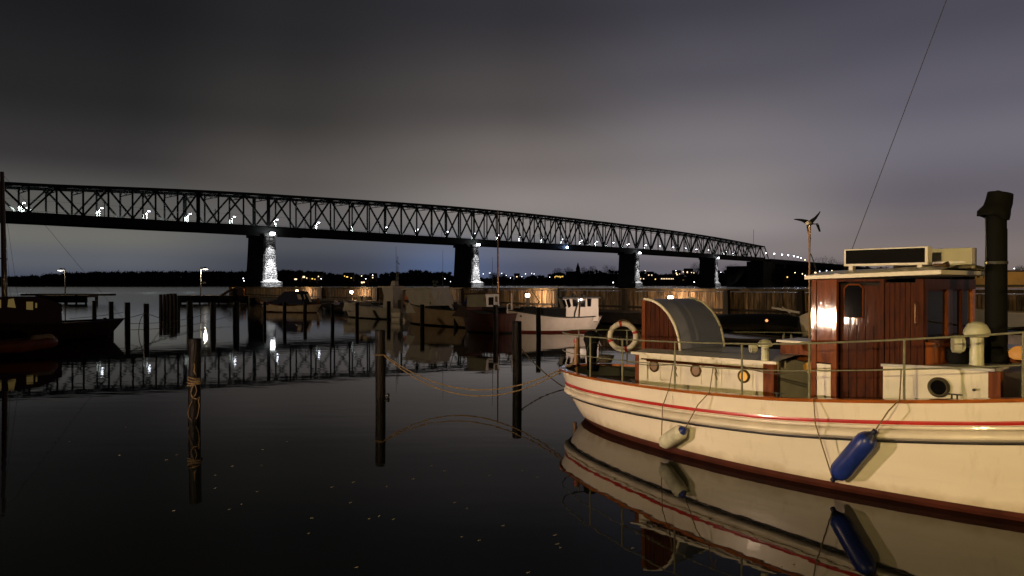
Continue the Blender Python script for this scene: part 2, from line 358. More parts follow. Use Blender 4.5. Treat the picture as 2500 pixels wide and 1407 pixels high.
def copy_tree(src, loc, rotz=0, label=None, scale=None):
    def cp(o, par):
        c = o.copy(); COL.objects.link(c)
        if par is not None: c.parent = par
        for ch in [x for x in ALL if x.parent == o]: cp(ch, c)
        return c
    ALL = list(src.children_recursive) 
    r = cp(src, None); r.location = loc; r.rotation_euler = (0, 0, rotz)
    if scale: r.scale = scale
    if label: r['label'] = label
    return r
def light(name, kind, loc, power, color, parent=None, size=0.1, spot=None, aim=None, blend=0.4):
    l = bpy.data.lights.new(name, kind); l.energy = power; l.color = color; l.shadow_soft_size = size
    if kind == 'SPOT': l.spot_size = math.radians(spot); l.spot_blend = blend
    o = bpy.data.objects.new(name, l); COL.objects.link(o)
    o.location = loc
    if aim is not None:
        o.rotation_euler = (Vector(aim) - Vector(loc)).to_track_quat('-Z', 'Y').to_euler()
    if parent is not None:
        inv = PM[parent.name].inverted(); o.parent = parent; o.location = inv @ Vector(loc)
        if aim is not None: o.rotation_euler = (inv.to_3x3() @ (Vector(aim) - Vector(loc))).to_track_quat('-Z', 'Y').to_euler()
    return o
def W(px, py, d): return Vector(((px - CX) / F * d, d, CH - (py - HY) / F * d))
def WX(px, d): return (px - CX) / F * d
def WD(py, z=0.0): return (CH - z) * F / (py - HY)           # distance of a point at height z seen at row py
def catenary(a, b, sag, n=16):
    a, b = Vector(a), Vector(b); return [a.lerp(b, t / n) - Vector((0, 0, sag * 4 * (t / n) * (1 - t / n))) for t in range(n + 1)]
def hermite(xs, ys, x):
    xs = list(xs); ys = list(ys)
    if x <= xs[0]: return ys[0]
    if x >= xs[-1]: return ys[-1]
    i = max(j for j in range(len(xs) - 1) if xs[j] <= x)
    def sl(k):
        if k == 0: return (ys[1] - ys[0]) / (xs[1] - xs[0])
        if k == len(xs) - 1: return (ys[-1] - ys[-2]) / (xs[-1] - xs[-2])
        return (ys[k + 1] - ys[k - 1]) / (xs[k + 1] - xs[k - 1])
    h = xs[i + 1] - xs[i]; t = (x - xs[i]) / h
    return (2 * t**3 - 3 * t**2 + 1) * ys[i] + (t**3 - 2 * t**2 + t) * h * sl(i) + (-2 * t**3 + 3 * t**2) * ys[i + 1] + (t**3 - t**2) * h * sl(i + 1)
def V(*a): return Vector(a)

# ================================================================== WATER
m = M()
m.add([(-4000, -60, 0), (4000, -60, 0), (4000, 6000, 0), (-4000, 6000, 0)], [(0, 1, 2, 3)])
put('water', m, water_material(), kind='structure')

# ================================================================== FAR SHORE
def shore_depth(px):
    return hermite([-900, 0, 600, 1000, 1250, 1500, 1750, 1950, 2200, 2600, 3400], [1000, 900, 930, 1100, 1350, 1350, 1150, 1000, 960, 950, 950], px)
def ridge_row(px):
    return hermite([-900, 0, 60, 150, 250, 400, 500, 600, 700, 760, 830, 880, 940, 1000, 1060, 1110, 1180, 1250, 1330, 1400, 1480, 1560, 1640, 1700, 1780, 1850, 1950, 2010, 2060, 2200, 2400, 2500, 3400],
                   [676, 678, 675, 668, 665, 664, 664, 664, 660, 663, 670, 671, 667, 660, 661, 664, 674, 672, 669, 660, 658, 660, 668, 664, 655, 652, 645, 648, 650, 652, 664, 660, 655], px)
rows = [[], [], [], []]
for k in range(0, 221):
    px = -900 + k * 4300 / 220; d = shore_depth(px); ry = ridge_row(px) + 3
    h = CH + (HY - ry) / F * (d + 160)
    rows[0].append((WX(px, d), d, -0.5)); rows[1].append((WX(px, d + 6), d + 6, 2.0)); rows[2].append((WX(px, d + 160), d + 160, max(4, h - 6))); rows[3].append((WX(px, d + 700), d + 700, max(2, h * 0.6)))
put('hillside', M().grid(rows), land_m, smooth=True, kind='structure')
def clump(m, c, rx, rz, n, size):
    for _ in range(n):
        a = rnd.uniform(0, 2 * PI); u = rnd.uniform(-1, 1); r = rnd.random() ** 0.45; q = math.sqrt(1 - u * u)
        p = Vector((c[0] + rx * r * q * math.cos(a), c[1] + rx * r * q * math.sin(a), c[2] + rz * r * u))
        d1 = Vector((rnd.uniform(-1, 1), rnd.uniform(-1, 1), rnd.uniform(-1, 1))) * size; d2 = Vector((rnd.uniform(-1, 1), rnd.uniform(-1, 1), rnd.uniform(-1, 1))) * size
        m.add([p, p + d1, p + d2], [(0, 1, 2)])
fm = M()
for k in range(2100):
    px = rnd.uniform(-300, 2700) if k < 1500 else rnd.uniform(-100, 1130); d0 = shore_depth(px); dep = rnd.uniform(10, 175); d = d0 + dep
    ry = ridge_row(px) + 3; hz = max(4, CH + (HY - ry) / F * (d0 + 160) - 6)
    z0 = 2 + (hz - 2) * min(1, (dep - 6) / 154)
    big = 1.0 if px < 1120 else 0.8
    H = (rnd.uniform(8.2, 10.2) if px < 1120 else rnd.uniform(7, 11.5)) * big; R = rnd.uniform(4.5, 7.5)
    c = (WX(px, d), d, z0 + H * 0.55); 
    # solid core, ragged outside
    core = [(c[0] + R * 0.8 * math.cos(t) * rnd.uniform(0.8, 1.1), c[1] + R * 0.8 * math.sin(t), z0 + H * rnd.uniform(0.45, 0.7)) for t in [i * PI / 3 for i in range(6)]]
    fm.add(core + [(c[0], c[1], z0 + H * 0.95), (c[0], c[1], z0 - 1)], [(i, (i + 1) % 6, 6) for i in range(6)] + [((i + 1) % 6, i, 7) for i in range(6)])
    clump(fm, c, R, H * 0.52, 55, 1.5)
put('forest', fm, leaf_m, kind='stuff', label='dark wooded ridge along the far shore of the strait', cat='forest')

def far_tree(px, top, wpx, d, label):
    z1 = CH + (HY - top) / F * d; X = WX(px, d); R = wpx / F * d / 2; z0 = 4
    t = thing('bare_tree', label, 'tree', (X, d, z0), 0, 'bare trees on the far shore')
    m = M(); m.tube([(X, d, z0), (X, d, z0 + (z1 - z0) * 0.45)], [0.7, 0.4], 6)
    for k in range(9):
        a = rnd.uniform(0, 2 * PI); rr = R * rnd.uniform(0.5, 0.9); zz = z0 + (z1 - z0) * rnd.uniform(0.25, 0.4)
        m.tube([(X, d, zz), (X + rr * 0.5 * math.cos(a), d + rr * 0.5 * math.sin(a), zz + (z1 - zz) * 0.4), (X + rr * math.cos(a), d + rr * math.sin(a), zz + (z1 - zz) * rnd.uniform(0.6, 0.9))], [0.4, 0.25, 0.1], 5)
    put('trunk', m, bark_m, t, world=True)
    c = M(); clump(c, (X, d, (z1 * 0.62 + z0 * 0.38)), R, (z1 - z0) * 0.38, 1100, 1.0)
    put('crown', c, leaf_m, t, world=True)
for px, top, w, lab in [(1205, 664, 26, 'small bare tree just right of the second pier'), (1230, 667, 20, 'thin bare tree beside the tall varnished mast'), (1362, 653, 30, 'round crowned bare tree left of the church spire'),
                        (1388, 651, 30, 'broad bare tree against the left side of the church'), (1425, 651, 24, 'bare tree immediately right of the church spire'), (1447, 648, 26, 'tall rounded bare tree midway between church and third pier'),
                        (1487, 645, 44, 'wide bare tree touching the third pier on its left'), (1700, 640, 34, 'tall bare tree left of the fourth pier'), (1790, 643, 60, 'very wide pale bare tree seen under the last span'),
                        (1945, 640, 70, 'broad bare tree against the approach viaduct'), (2015, 625, 76, 'largest dark round tree behind the wind turbine pole'), (2050, 640, 40, 'low tree right beside the dark round tree'),
                        (2492, 648, 34, 'dark tree at the right edge above the ochre building')]:
    far_tree(px, top, w, shore_depth(px) - 12, lab)

# church
d = 1300; cx_ = WX(1411, d); t = thing('church', 'small dark church with a thin pointed spire among bare trees', 'church', (cx_, d, 6))
put('tower', M().box((cx_ - 3.5, d - 3, 6), (cx_ + 3.5, d + 3, 31)), brickish, t, world=True)
put('spire', M().add([(cx_ - 3.6, d - 3, 31), (cx_ + 3.6, d - 3, 31), (cx_ + 3.6, d + 3, 31), (cx_ - 3.6, d + 3, 31), (cx_, d, 43)], [(0, 1, 4), (1, 2, 4), (2, 3, 4), (3, 0, 4)]), rooft, t, world=True)
put('nave', M().box((cx_ - 20, d - 5, 6), (cx_ - 3.5, d + 5, 26)), brickish, t, world=True)

# lit houses
def house(px, row, w, label, wins, mt=win_warm, d=None, hh=6.0):
    d = (d or shore_depth(px)) - 14; X = WX(px, d); zc = CH + (HY - row) / F * d; z0 = zc - hh / 2
    t = thing('lit_house', label, 'house', (X, d, z0), 0, 'lit houses on the far shore')
    put('wall', M().box((X - w / 2, d, z0 - 3), (X + w / 2, d + 8, z0 + hh)), brickish, t, world=True)
    put('roof', M().add([(X - w / 2 - .5, d - .5, z0 + hh + .01), (X + w / 2 + .5, d - .5, z0 + hh + .01), (X + w / 2 + .5, d + 8.5, z0 + hh + .01), (X - w / 2 - .5, d + 8.5, z0 + hh + .01), (X - w / 2 - .5, d + 4, z0 + hh + 3.5), (X + w / 2 + .5, d + 4, z0 + hh + 3.5)],
                        [(0, 1, 5, 4), (2, 3, 4, 5), (1, 2, 5), (3, 0, 4)]), rooft, t, world=True)
    for (fx, fz, ww, wh) in wins:
        xx = X - w / 2 + fx * w; zz = z0 + fz * hh
        put('window', M().box((xx - ww / 2, d - 0.12, zz - wh / 2), (xx + ww / 2, d + 0.1, zz + wh / 2)), mt, t, world=True)
one = [(.5, .5, 3.2, 1.5)]; two = [(.25, .5, 1.6, 1.4), (.7, .5, 1.6, 1.4)]
house(722, 682, 14, 'house with one wide lit window nearest the first pier', one, win_warm)
house(743, 677, 13, 'house with the brightest pair of windows right of the first pier', [(.4, .55, 4, 2), (.75, .3, 1.2, 1)], win_warm)
house(760, 681, 14, 'house with a strip of four lit windows below the wooded ridge', [(.12, .6, 1, 1), (.35, .6, 1, 1), (.6, .5, 1.6, 1.4), (.85, .4, 1, 1)], win_yel)
house(777, 675, 10, 'small house with a single reddish window above its neighbours', [(.5, .5, 1.6, 1.4)], win_warm)
house(850, 677, 14, 'house with three lit windows in a falling row', [(.15, .75, 1, 1.2), (.4, .55, 2.4, 1.2), (.8, .3, 1.2, 1)], win_yel)
house(886, 690, 14, 'waterside house with one large warm window', [(.4, .5, 2, 2.2), (.6, .55, 1.8, 1.6)], win_warm)
house(910, 678, 10, 'house with one thin lit window under the dip of the ridge', [(.5, .5, 1.2, 2)], win_warm)
ys = [(0.08 + .125 * k, .35 + .3 * rnd.random(), .9, 2.0 + rnd.random()) for k in range(8)]
house(1364, 676, 17, 'yellow lit building left of the church with a slanted row of windows', ys, win_yel, hh=8)
house(1399, 676, 22, 'long yellow lit building in front of the church', [(0.06 + .11 * k, .4 + .2 * rnd.random(), .9, 1.5) for k in range(9)], win_yel, hh=8)
house(1262, 676, 10, 'house with one white bright window right of the tall mast', [(.5, .5, 1.6, 1.8)], win_warm)
house(1568, 681, 12, 'house with two white windows beside the third pier', two, win_warm)
house(1588, 672, 12, 'house with two square windows up the slope from the third pier', two, win_warm)
house(1600, 682, 10, 'waterside house with one very bright window right of the third pier', [(.5, .5, 1.8, 1.8)], win_yel)
house(1629, 681, 24, 'long waterside house with a row of pinkish lit windows', [(0.08 + .12 * k, .5, 1.2, 1.5) for k in range(8)], win_warm)
house(1653, 669, 14, 'tall lit house highest on the slope between the last piers', [(.4, .7, 1.8, 2), (.5, .3, 2, 1.6), (.8, .5, 1, 1)], win_warm)
house(1668, 684, 12, 'dim house with one square window left of the fourth pier', [(.5, .5, 2.4, 1.6)], win_dim)
house(1682, 665, 14, 'house with a bright window and a dim one near the ridge', [(.3, .5, 1.8, 2.2), (.8, .4, 1.4, 1.2)], win_warm)
house(1797, 682, 18, 'house with a broad dim gable window under the last span', [(.2, .6, 2, 1), (.5, .6, 2, 1), (.8, .6, 2, 1)], win_yel)
house(1808, 687, 14, 'bright yellow waterside house under the last span', [(.2, .5, 1.2, 2), (.5, .5, 1.8, 2), (.8, .5, 1, 1.6)], win_yel)
house(1985, 666, 16, 'house with two cream windows just left of the wheelhouse roof', [(.2, .5, 2, 2), (.7, .5, 3, 1.6)], win_warm, d=950)
house(1922, 677, 8, 'small house with one yellow window below the approach viaduct', [(.5, .5, 1.5, 1.5)], win_yel, d=930)
# far shore lamps
def far_lamp(px, row, mt, label, d=None, r=0.55):
    d = (d or shore_depth(px)) - 20; X = WX(px, d); z = CH + (HY - row) / F * d
    t = thing('far_street_lamp', label, 'street lamp', (X, d, max(0.5, z - 7)), 0, 'street lamps on the far shore')
    put('pole', M().tube([(X, d + .3, max(0.5, z - 7)), (X, d + .3, z)], .12, 5), dark_metal, t, world=True)
    put('lamp_head', M().lathe([(r * .3, -r), (r * .9, -r * .4), (r, 0), (r * .8, r * .5), (r * .2, r)], (X, d, z), 8), mt, t, world=True)
ORD = ['first', 'second', 'third', 'fourth', 'fifth', 'sixth', 'seventh', 'eighth', 'ninth', 'tenth', 'eleventh', 'twelfth', 'thirteenth', 'fourteenth', 'fifteenth', 'sixteenth', 'seventeenth']
cnt = {}
for px, row, mt in sorted([(1180, 669, far_white), (1196, 667, far_white), (1225, 668, far_white), (1236, 673, far_white), (1246, 679, far_white), (1274, 676, far_white), (1283, 669, far_white), (1298, 668, far_white), (1304, 669, far_white),
                    (784, 681, far_white), (883, 674, far_warm), (893, 681, far_white), (910, 672, far_white), (1086, 681, far_white), (1100, 688, far_white), (594, 680, far_white), (596, 686, far_white), (1342, 677, far_white),
                    (1575, 661, far_warm), (1760, 665, far_white), (1775, 667, far_white), (1789, 655, far_white), (1804, 661, far_white), (1806, 655, far_white), (1650, 661, far_white), (1668, 664, far_warm), (1694, 667, far_warm), (1497, 690, far_white), (1695, 689, far_white),
                    (1941, 666, far_warm), (1959, 669, far_warm), (1966, 673, far_white), (2001, 663, far_white), (2018, 661, far_white), (2031, 661, far_warm), (2476, 656, far_white), (8, 680, far_warm)], key=lambda q: q[0]):
    dd = None
    if px in (1497, 1695): dd = 700 if px == 1497 else 800
    if px >= 1941: dd = 940
    side = 'beneath the wooded ridge on the left' if px < 1120 else ('between the second and third bridge piers' if px < 1500 else ('among houses near the last piers' if px < 1900 else 'beyond the wheelhouse roof'))
    cnt[side] = cnt.get(side, 0) + 1
    far_lamp(px, row, mt, ORD[cnt[side] - 1] + (' warm' if mt == far_warm else ' white') + ' far lamp from the left ' + side, dd, 0.5)

# long ochre building at the right edge
d = 800; x0 = WX(2380, d); x1 = WX(2640, d)
t = thing('shore_building', 'long low ochre building with dark eaves on the far shore at the right edge', 'building', ((x0 + x1) / 2, d, 1))
put('wall', M().box((x0, d, 1), (x1, d + 10, CH + (HY - 664) / F * d)), ochre_m, t, world=True)
put('roof', M().box((x0 - 1, d - 1, CH + (HY - 664) / F * d + .01), (x1 + 1, d + 11, CH + (HY - 660) / F * d)), rooft, t, world=True)
put('base_course', M().box((x0 - 2, d - 3, -0.2), (x1 + 2, d - .1, 2.4)), timber, t, world=True)
light('quay_floodlight', 'POINT', (x0 + 30, d - 40, 14), 26000, (1.0, 0.72, 0.35), t, 1)
light('quay_floodlight', 'POINT', (x0 + 85, d - 40, 14), 26000, (1.0, 0.72, 0.35), t, 1)

# ================================================================== THE BRIDGE
BD = V(0.6736, 0.739, 0); BN = V(-0.739, 0.6736, 0)       # along; across (away from the camera)
P0 = V(WX(660, 409), 409, 0)
def br(t, w, z): p = P0 + BD * t + BN * w; return V(p.x, p.y, z)
tt = [-200, -126, -51, 0, 165, 385, 550, 690]
def zdeck(t): return hermite(tt, [34.4, 34.9, 35.2, 35.6, 36.0, 37.0, 36.6, 36.2], t)
def ztop(t): return hermite(tt, [46.4, 47.5, 51.7, 53.9, 58.7, 59.0, 56.0, 50.6], t)
nodes = [-150, -139, -128, -117, -106, -95, -84, -73, -62, -51, -40.3, -29.3, -15, 0] + [13.75 * k for k in range(1, 51)]
nodes = [n for n in nodes if n <= 687.6]
i0 = nodes.index(0)
bt = thing('truss_bridge', 'long dark steel truss bridge on tall stone piers crossing the strait', 'bridge', tuple(br(0, 9, 0)))
W0, W1 = 2.0, 18.5
for w in (W0, W1):
    m = M()
    for a, b in zip(nodes, nodes[1:]): m.beam(br(a, w, ztop(a)), br(b + .01, w, ztop(b)), 1.0, 1.5)
    put('top_chord', m, steel_m, bt, world=True)
    m = M()
    for a, b in zip(nodes, nodes[1:]): m.beam(br(a, w, zdeck(a)), br(b + .01, w, zdeck(b)), 0.9, 1.1)
    put('bottom_chord', m, steel_m, bt, world=True)
    for k, n in enumerate(nodes):
        thick = 1.9 if abs(n + 40.3) < .1 or abs(n) < .1 else (1.3 if (k - i0) % 12 == 0 else 0.75)
        if n > 680: continue
        put('vertical', M().beam(br(n, w, zdeck(n) + .55), br(n, w, ztop(n) - .7), thick, 0.6, BN), steel_m, bt, world=True)
    for k in range(len(nodes) - 1):
        a, b = nodes[k], nodes[k + 1]
        if (k - i0) % 2 == 0: p, q = br(a, w, zdeck(a) + .4), br(b, w, ztop(b) - .6)
        else: p, q = br(a, w, ztop(a) - .6), br(b, w, zdeck(b) + .4)
        put('diagonal', M().beam(p, q, 0.7, 1.1, BN), steel_m, bt, world=True)
for w in (W0 - .35, W1 - .35):
    m = M()
    for k, n in enumerate(nodes):
        low = (k - i0) % 2 == 0; z = (zdeck(n) + .6) if low else (ztop(n) - .9)
        m.prism([br(n - 1.3, w, z - .7), br(n + 1.3, w, z - .7), br(n + (.7 if low else 1.3), w, z + .8), br(n - (.7 if low else 1.3), w, z + .8)], BN * .08)
    put('gusset_plate', m, steel_m, bt, world=True)
# sloping end posts, cross struts, portal and lateral bracing
for w in (W0, W1):
    put('end_post', M().beam(br(687, w, ztop(687)), br(699, w, zdeck(690)), 0.8, 1.3), steel_m, bt, world=True)
for k, n in enumerate(nodes):
    m = M(); m.beam(br(n, W0 + .5, ztop(n) - .1), br(n, W1 - .5, ztop(n) - .1), .5, .9); 
    m.beam(br(n, W0 + .5, ztop(n) - 2.6), br(n, W1 - .5, ztop(n) - 2.6), .35, .4)
    for j in range(4):
        a = W0 + .5 + j * 4.1; m.beam(br(n, a, ztop(n) - (.4 if j % 2 else 2.4)), br(n, a + 3.9, ztop(n) - (2.4 if j % 2 else .4)), .25, .25)
    put('cross_strut', m, steel_m, bt, world=True)
m = M()
for k in range(len(nodes) - 1):
    a, b = nodes[k], nodes[k + 1]
    m.beam(br(a, W0, ztop(a) + .1), br(b, W1, ztop(b) + .1), .3, .3); m.beam(br(a, W1, ztop(a) + .14), br(b, W0, ztop(b) + .14), .3, .3)
put('lateral_bracing', m, steel_m, bt, world=True)
m = M()
for k in range(len(nodes) - 1):
    a, b = nodes[k], nodes[k + 1]; m.add([br(a, 1.2, zdeck(a) - .2), br(b, 1.2, zdeck(b) - .2), br(b, 19.3, zdeck(b) - .2), br(a, 19.3, zdeck(a) - .2), br(a, 1.2, zdeck(a) - 3.9), br(b, 1.2, zdeck(b) - 3.9), br(b, 19.3, zdeck(b) - 3.9), br(a, 19.3, zdeck(a) - 3.9)],
                                            [(0, 1, 2, 3), (4, 7, 6, 5), (0, 4, 5, 1), (3, 2, 6, 7)])
put('deck', m, steel_m, bt, world=True)
m = M()
for w in (0.9, 19.6):
    for a in range(-150, 687, 4):
        m.beam(br(a, w, zdeck(a) - .2), br(a, w, zdeck(a) + 1.1), .08, .08)
    for h in (0.5, 1.1):
        for a, b in zip(nodes, nodes[1:]): m.beam(br(a, w, zdeck(a) + h), br(b, w, zdeck(b) + h), .09, .09)
put('railing', m, steel_m, bt, world=True)
m = M()                                                   # masts for the railway wires
for n in range(-140, 690, 55):
    m.beam(br(n, 4.2, zdeck(n)), br(n, 4.2, zdeck(n) + 8.5), .25, .25); m.beam(br(n, 4.2, zdeck(n) + 7.6), br(n, 7.4, zdeck(n) + 7.9), .15, .15); m.beam(br(n, 4.2, zdeck(n) + 6.2), br(n, 7.2, zdeck(n) + 6.5), .12, .12)
for a, b in zip(nodes, nodes[1:]): m.beam(br(a, 7, zdeck(a) + 6.6), br(b, 7, zdeck(b) + 6.6), .07, .07)
put('catenary_mast', m, steel_m, bt, world=True)
# bearing brackets under the deck
for tc_, l1, l2 in ((0, -42, 26), (165, -10, 6), (385, -24, 14), (550, -8, 8)):
    zb = zdeck(tc_) - 3.9
    put('maintenance_platform', M().prism([br(tc_ + l1, 0.6, zb + .5), br(tc_ + l2, 0.6, zb + .5), br(tc_ + l2 - 5, 0.6, zb - 1.4), br(tc_ + l1 + 3, 0.6, zb - 1.4)], BN * 3), steel_m, bt, world=True)
# piers: tapering stone shafts on caissons
T0 = -4.4; 
def pier(tc_, lit=True, zt=None, hw=(3.6, 4.7), ln=(0.0, 19.6)):
    zt = zt or zdeck(tc_) - 5.6
    rows = []
    for i in range(9):
        f = i / 8; z = 4.2 + (zt - 4.2) * f; g = (1 - f) ** 1.25
        hwid = hw[0] + (hw[1] - hw[0]) * g; e0 = ln[0] - 0.8 * g; e1 = ln[1] + .8 * g
        c = 0.9
        rows.append([br(tc_ - hwid, e0 + c, z), br(tc_ - hwid + c, e0, z), br(tc_ + hwid - c, e0, z), br(tc_ + hwid, e0 + c, z), br(tc_ + hwid, e1 - c, z), br(tc_ + hwid - c, e1, z), br(tc_ - hwid + c, e1, z), br(tc_ - hwid, e1 - c, z)])
    p = put('pier', M().grid(rows, True), stone_m, bt, world=True)
    put('pier_cap', M().obox(br(tc_, 9.8, zt + .85), BD * (hw[0] + .5), BN * 10.4, V(0, 0, .85)), stone_m, p, world=True)
    hb = hw[1] + 2.0
    put('foundation', M().prism([br(tc_ - hb, -2.0, -2), br(tc_ + hb, -2.0, -2), br(tc_ + hb, 21.6, -2), br(tc_ - hb, 21.6, -2)], (0, 0, 6.1)), stone_m, p, world=True)
    # sloping shoulder stone at the foot of the lit end
    put('footing_stone', M().add([br(tc_ - hb, -1.9, 4.11), br(tc_ + hb, -1.9, 4.11), br(tc_ + hb, -.6, 4.11), br(tc_ - hb, -.6, 4.11), br(tc_, -.7, 6.2)], [(0, 1, 4), (1, 2, 4), (2, 3, 4), (3, 0, 4), (0, 3, 2, 1)]), conc_m, p, world=True)
    if lit:
        z = zt + 1.7
        put('floodlight', M().obox(br(tc_, -2.6, z), BD * 1.2, BN * .5, V(0, 0, .7)), lamp_spot, p, world=True)
        put('bracket', M().beam(br(tc_, -2.0, z + .9), br(tc_, 1.0, z + .9), .4, .3), steel_m, p, world=True)
        pw_ = {0: 1, 165: .8, 385: .45, 550: .35}[tc_]
        light('pier_spotlight', 'SPOT', br(tc_, -3.3, z - .4), 60000 * pw_, (0.93, 0.95, 1.0), bt, .3, 50, br(tc_, -1.2, 2), .6)
        light('pier_spotlight', 'SPOT', br(tc_, -6.3, z - .4), 240000 * pw_, (0.93, 0.95, 1.0), bt, .3, 27, br(tc_, -1.0, 5), .7)
for tc_ in (0, 165, 385, 550): pier(tc_)
pier(-160, lit=False)
put('abutment', M().prism([br(676, -1, 0), br(705, -1, 0), br(705, 21, 0), br(676, 21, 0)], (0, 0, 32)), stone_m, bt, world=True)
put('antenna', M().tube([br(672, 10, ztop(672)), br(672, 10, ztop(672) + 21)], .22, 5), steel_m, bt, world=True)

# approach viaduct
vt = thing('approach_viaduct', 'dark concrete approach viaduct continuing the bridge to the right', 'viaduct', tuple(br(705, 9, 0)))
def zv(t): return hermite([700, 860, 1040, 1300], [35.9, 34.8, 33.0, 27], t)
m = M()
for a in range(705, 1300, 35):
    b = a + 35; m.add([br(a, .6, zv(a)), br(b, .6, zv(b)), br(b, 18, zv(b)), br(a, 18, zv(a)), br(a, .6, zv(a) - 6), br(b, .6, zv(b) - 6), br(b, 18, zv(b) - 6), br(a, 18, zv(a) - 6)], [(0, 1, 2, 3), (4, 7, 6, 5), (0, 4, 5, 1), (3, 2, 6, 7)])
put('deck', m, steel_m, vt, world=True)
for a in range(715, 1300, 35):
    put('column', M().prism([br(a - 2.5, 1, 0), br(a + 2.5, 1, 0), br(a + 2.5, 17, 0), br(a - 2.5, 17, 0)], (0, 0, zv(a) - 6.05)), stone_m, vt, world=True)
put('embankment', M().prism([br(700, 3, 0), br(1300, 3, 0), br(1300, 60, 0), br(700, 60, 0)], (0, 0, 27)), land_m, vt, world=True)
m = M()
for a in range(705, 1300, 12): clump(m, tuple(br(a, -1, 13)), 7, 12, 220, 1.6)
put('ivy_thicket', m, leaf_m, kind='stuff', label='dark scrub growing in front of the approach viaduct', cat='shrubs')

# bridge lamps (road side, near the far truss)
def t_of(px, w=13.5):
    # intersect column px with the line br(t, w)
    k = (px - CX) / F; a = P0 + BN * w
    return (k * a.y - a.x) / (BD.x - k * BD.y)
lamp_cols = [57, 247, 362, 463, 571, 675, 777, 861, 943, 1018, 1092, 1157, 1217, 1270, 1325, 1374, 1420, 1457, 1497, 1535, 1577, 1611, 1643, 1673, 1702, 1730, 1774, 1794]
proto = None
for k, px in enumerate(lamp_cols):
    w = 15.8; t_ = t_of(px - 4, w); base = br(t_, w, zdeck(t_) - .2)
    if proto is None:
        proto = thing('bridge_lamp', 'leftmost white street lamp glowing on the bridge deck', 'street lamp', tuple(base), 0, 'street lamps along the bridge deck')
        b = base
        put('pole', M().tube([b, b + V(0, 0, 5.6)], [.26, .2], 6), mat('white_lamp_pole', (.22, .22, .22), .6), proto, world=True)
        put('arm', M().tube([b + V(0, 0, 5.5), b + V(1.2, -.6, 6.0)], .1, 5), conc_m, proto, world=True)
        put('lamp_head', M().obox(b + V(1.7, -.8, 5.95), V(.5, -.17, 0), V(.1, .2, 0), V(0, 0, .15)), lamp_cool, proto, world=True)
        l = light('bridge_lamp_light', 'SPOT', b + V(1.3, -.3, 5.6), 30000, (0.86, 0.97, 0.95), proto, .2, 158, b + V(1.3, -.3, 0), .25)
        o = proto
    else:
        o = copy_tree(proto, tuple(base))
    seg = 'left of the first lit pier' if px < 600 else ('between the first and second piers' if px < 1110 else ('between the second and third piers' if px < 1520 else 'over the last piers on the right'))
    cnt[seg] = cnt.get(seg, 0) + 1
    o['label'] = ORD[cnt[seg] - 1] + ' white bridge deck lamp from the left, ' + seg
# lamps beyond the bridge
for k, (px, row) in enumerate([(1870, 618), (1890, 620), (1909, 622), (1924, 623.5), (1938, 625.5), (1947, 628), (1955, 630), (1965, 635)]):
    t_ = 705 + k * 42; w = 6
    X = None
    k_ = (px - CX) / F; dd = br(t_, w, 0).y; z = CH + (HY - row) / F * dd
    p = V(WX(px, dd), dd, 0)
    mt = far_warm if k == 7 else lamp_cool
    t = thing('viaduct_lamp', ('last orange lamp at the right end of the viaduct row' if k == 7 else ORD[k] + ' white lamp right of the truss end on the approach viaduct'), 'street lamp', (p.x, p.y, z - 8), 0, 'street lamps on the approach viaduct')
    put('pole', M().tube([V(p.x, p.y, z - 9), V(p.x, p.y, z)], .15, 5), steel_m, t, world=True)
    put('lamp_head', M().lathe([(.2, -.7), (.7, -.2), (.75, .2), (.2, .7)], (p.x, p.y - .3, z), 8), mt, t, world=True)
# navigation light under the deck
t_ = t_of(1381, 1.0); p = br(t_, .2, zdeck(t_) - 2.2)
t = thing('navigation_light', 'bright blue white navigation light on the side of the bridge deck', 'lamp', tuple(p))
put('bracket', M().beam(p, p + BN * 1.2, .3, .3), steel_m, t, world=True)
put('lens', M().lathe([(.3, -.9), (.9, -.5), (1.0, 0), (.9, .5), (.3, .9)], tuple(p - BN * .9), 10), lamp_blue, t, world=True)

# ================================================================== BREAKWATER WALL AND WALKWAY
A0 = V(-26, 102, 0); WDIR = V(41, -50, 0).normalized(); WNRM = V(-50, -41, 0).normalized()   # normal towards the camera basin
def wall(s, off, z): p = A0 + WDIR * s + WNRM * off; return V(p.x, p.y, z)
def s_of(px, off=0.0):
    k = (px - CX) / F; a = A0 + WNRM * off; return (k * a.y - a.x) / (WDIR.x - k * WDIR.y)
sL, sR = s_of(560), s_of(2620)
wl = thing('timber_breakwater', 'long weathered plank breakwater wall lit by low lamps', 'wall', tuple(wall(0, 0, 0)))
def ztw(s): return 2.38 + 0.0016 * (s - sL)
m = M(); s = sL; k = 0
while s < sR:
    wv = .19 + rnd.uniform(-.03, .03); off = rnd.uniform(-.03, .03)
    m.cur = rnd.choice((0, 0, 1, 1, 2)); c = wall(s + wv / 2, off, 0); zt = ztw(s) - .12 + rnd.uniform(-.02, .02)
    m.obox(V(c.x, c.y, (.2 + zt) / 2), WDIR * (wv / 2 - .008), WNRM * .035, V(0, 0, (zt - .2) / 2)); s += wv + .012; k += 1
put('plank_facing', m, [wood_m, wood_g, wood_k], wl, world=True, kind='stuff')
put('cap_beam', M().beam(wall(sL, -.15, ztw(sL) + .02), wall(sR, -.15, ztw(sR) + .02), .55, .2), deck_m, wl, world=True)
put('backing', M().prism([wall(sL, -.08, 0), wall(sR, -.08, 0), wall(sR, -.5, 0), wall(sL, -.5, 0)], (0, 0, 2.4)), timber, wl, world=True)
put('waling', M().beam(wall(sL, .09, 1.15), wall(sR, .09, 1.15), .1, .16), timber, wl, world=True)
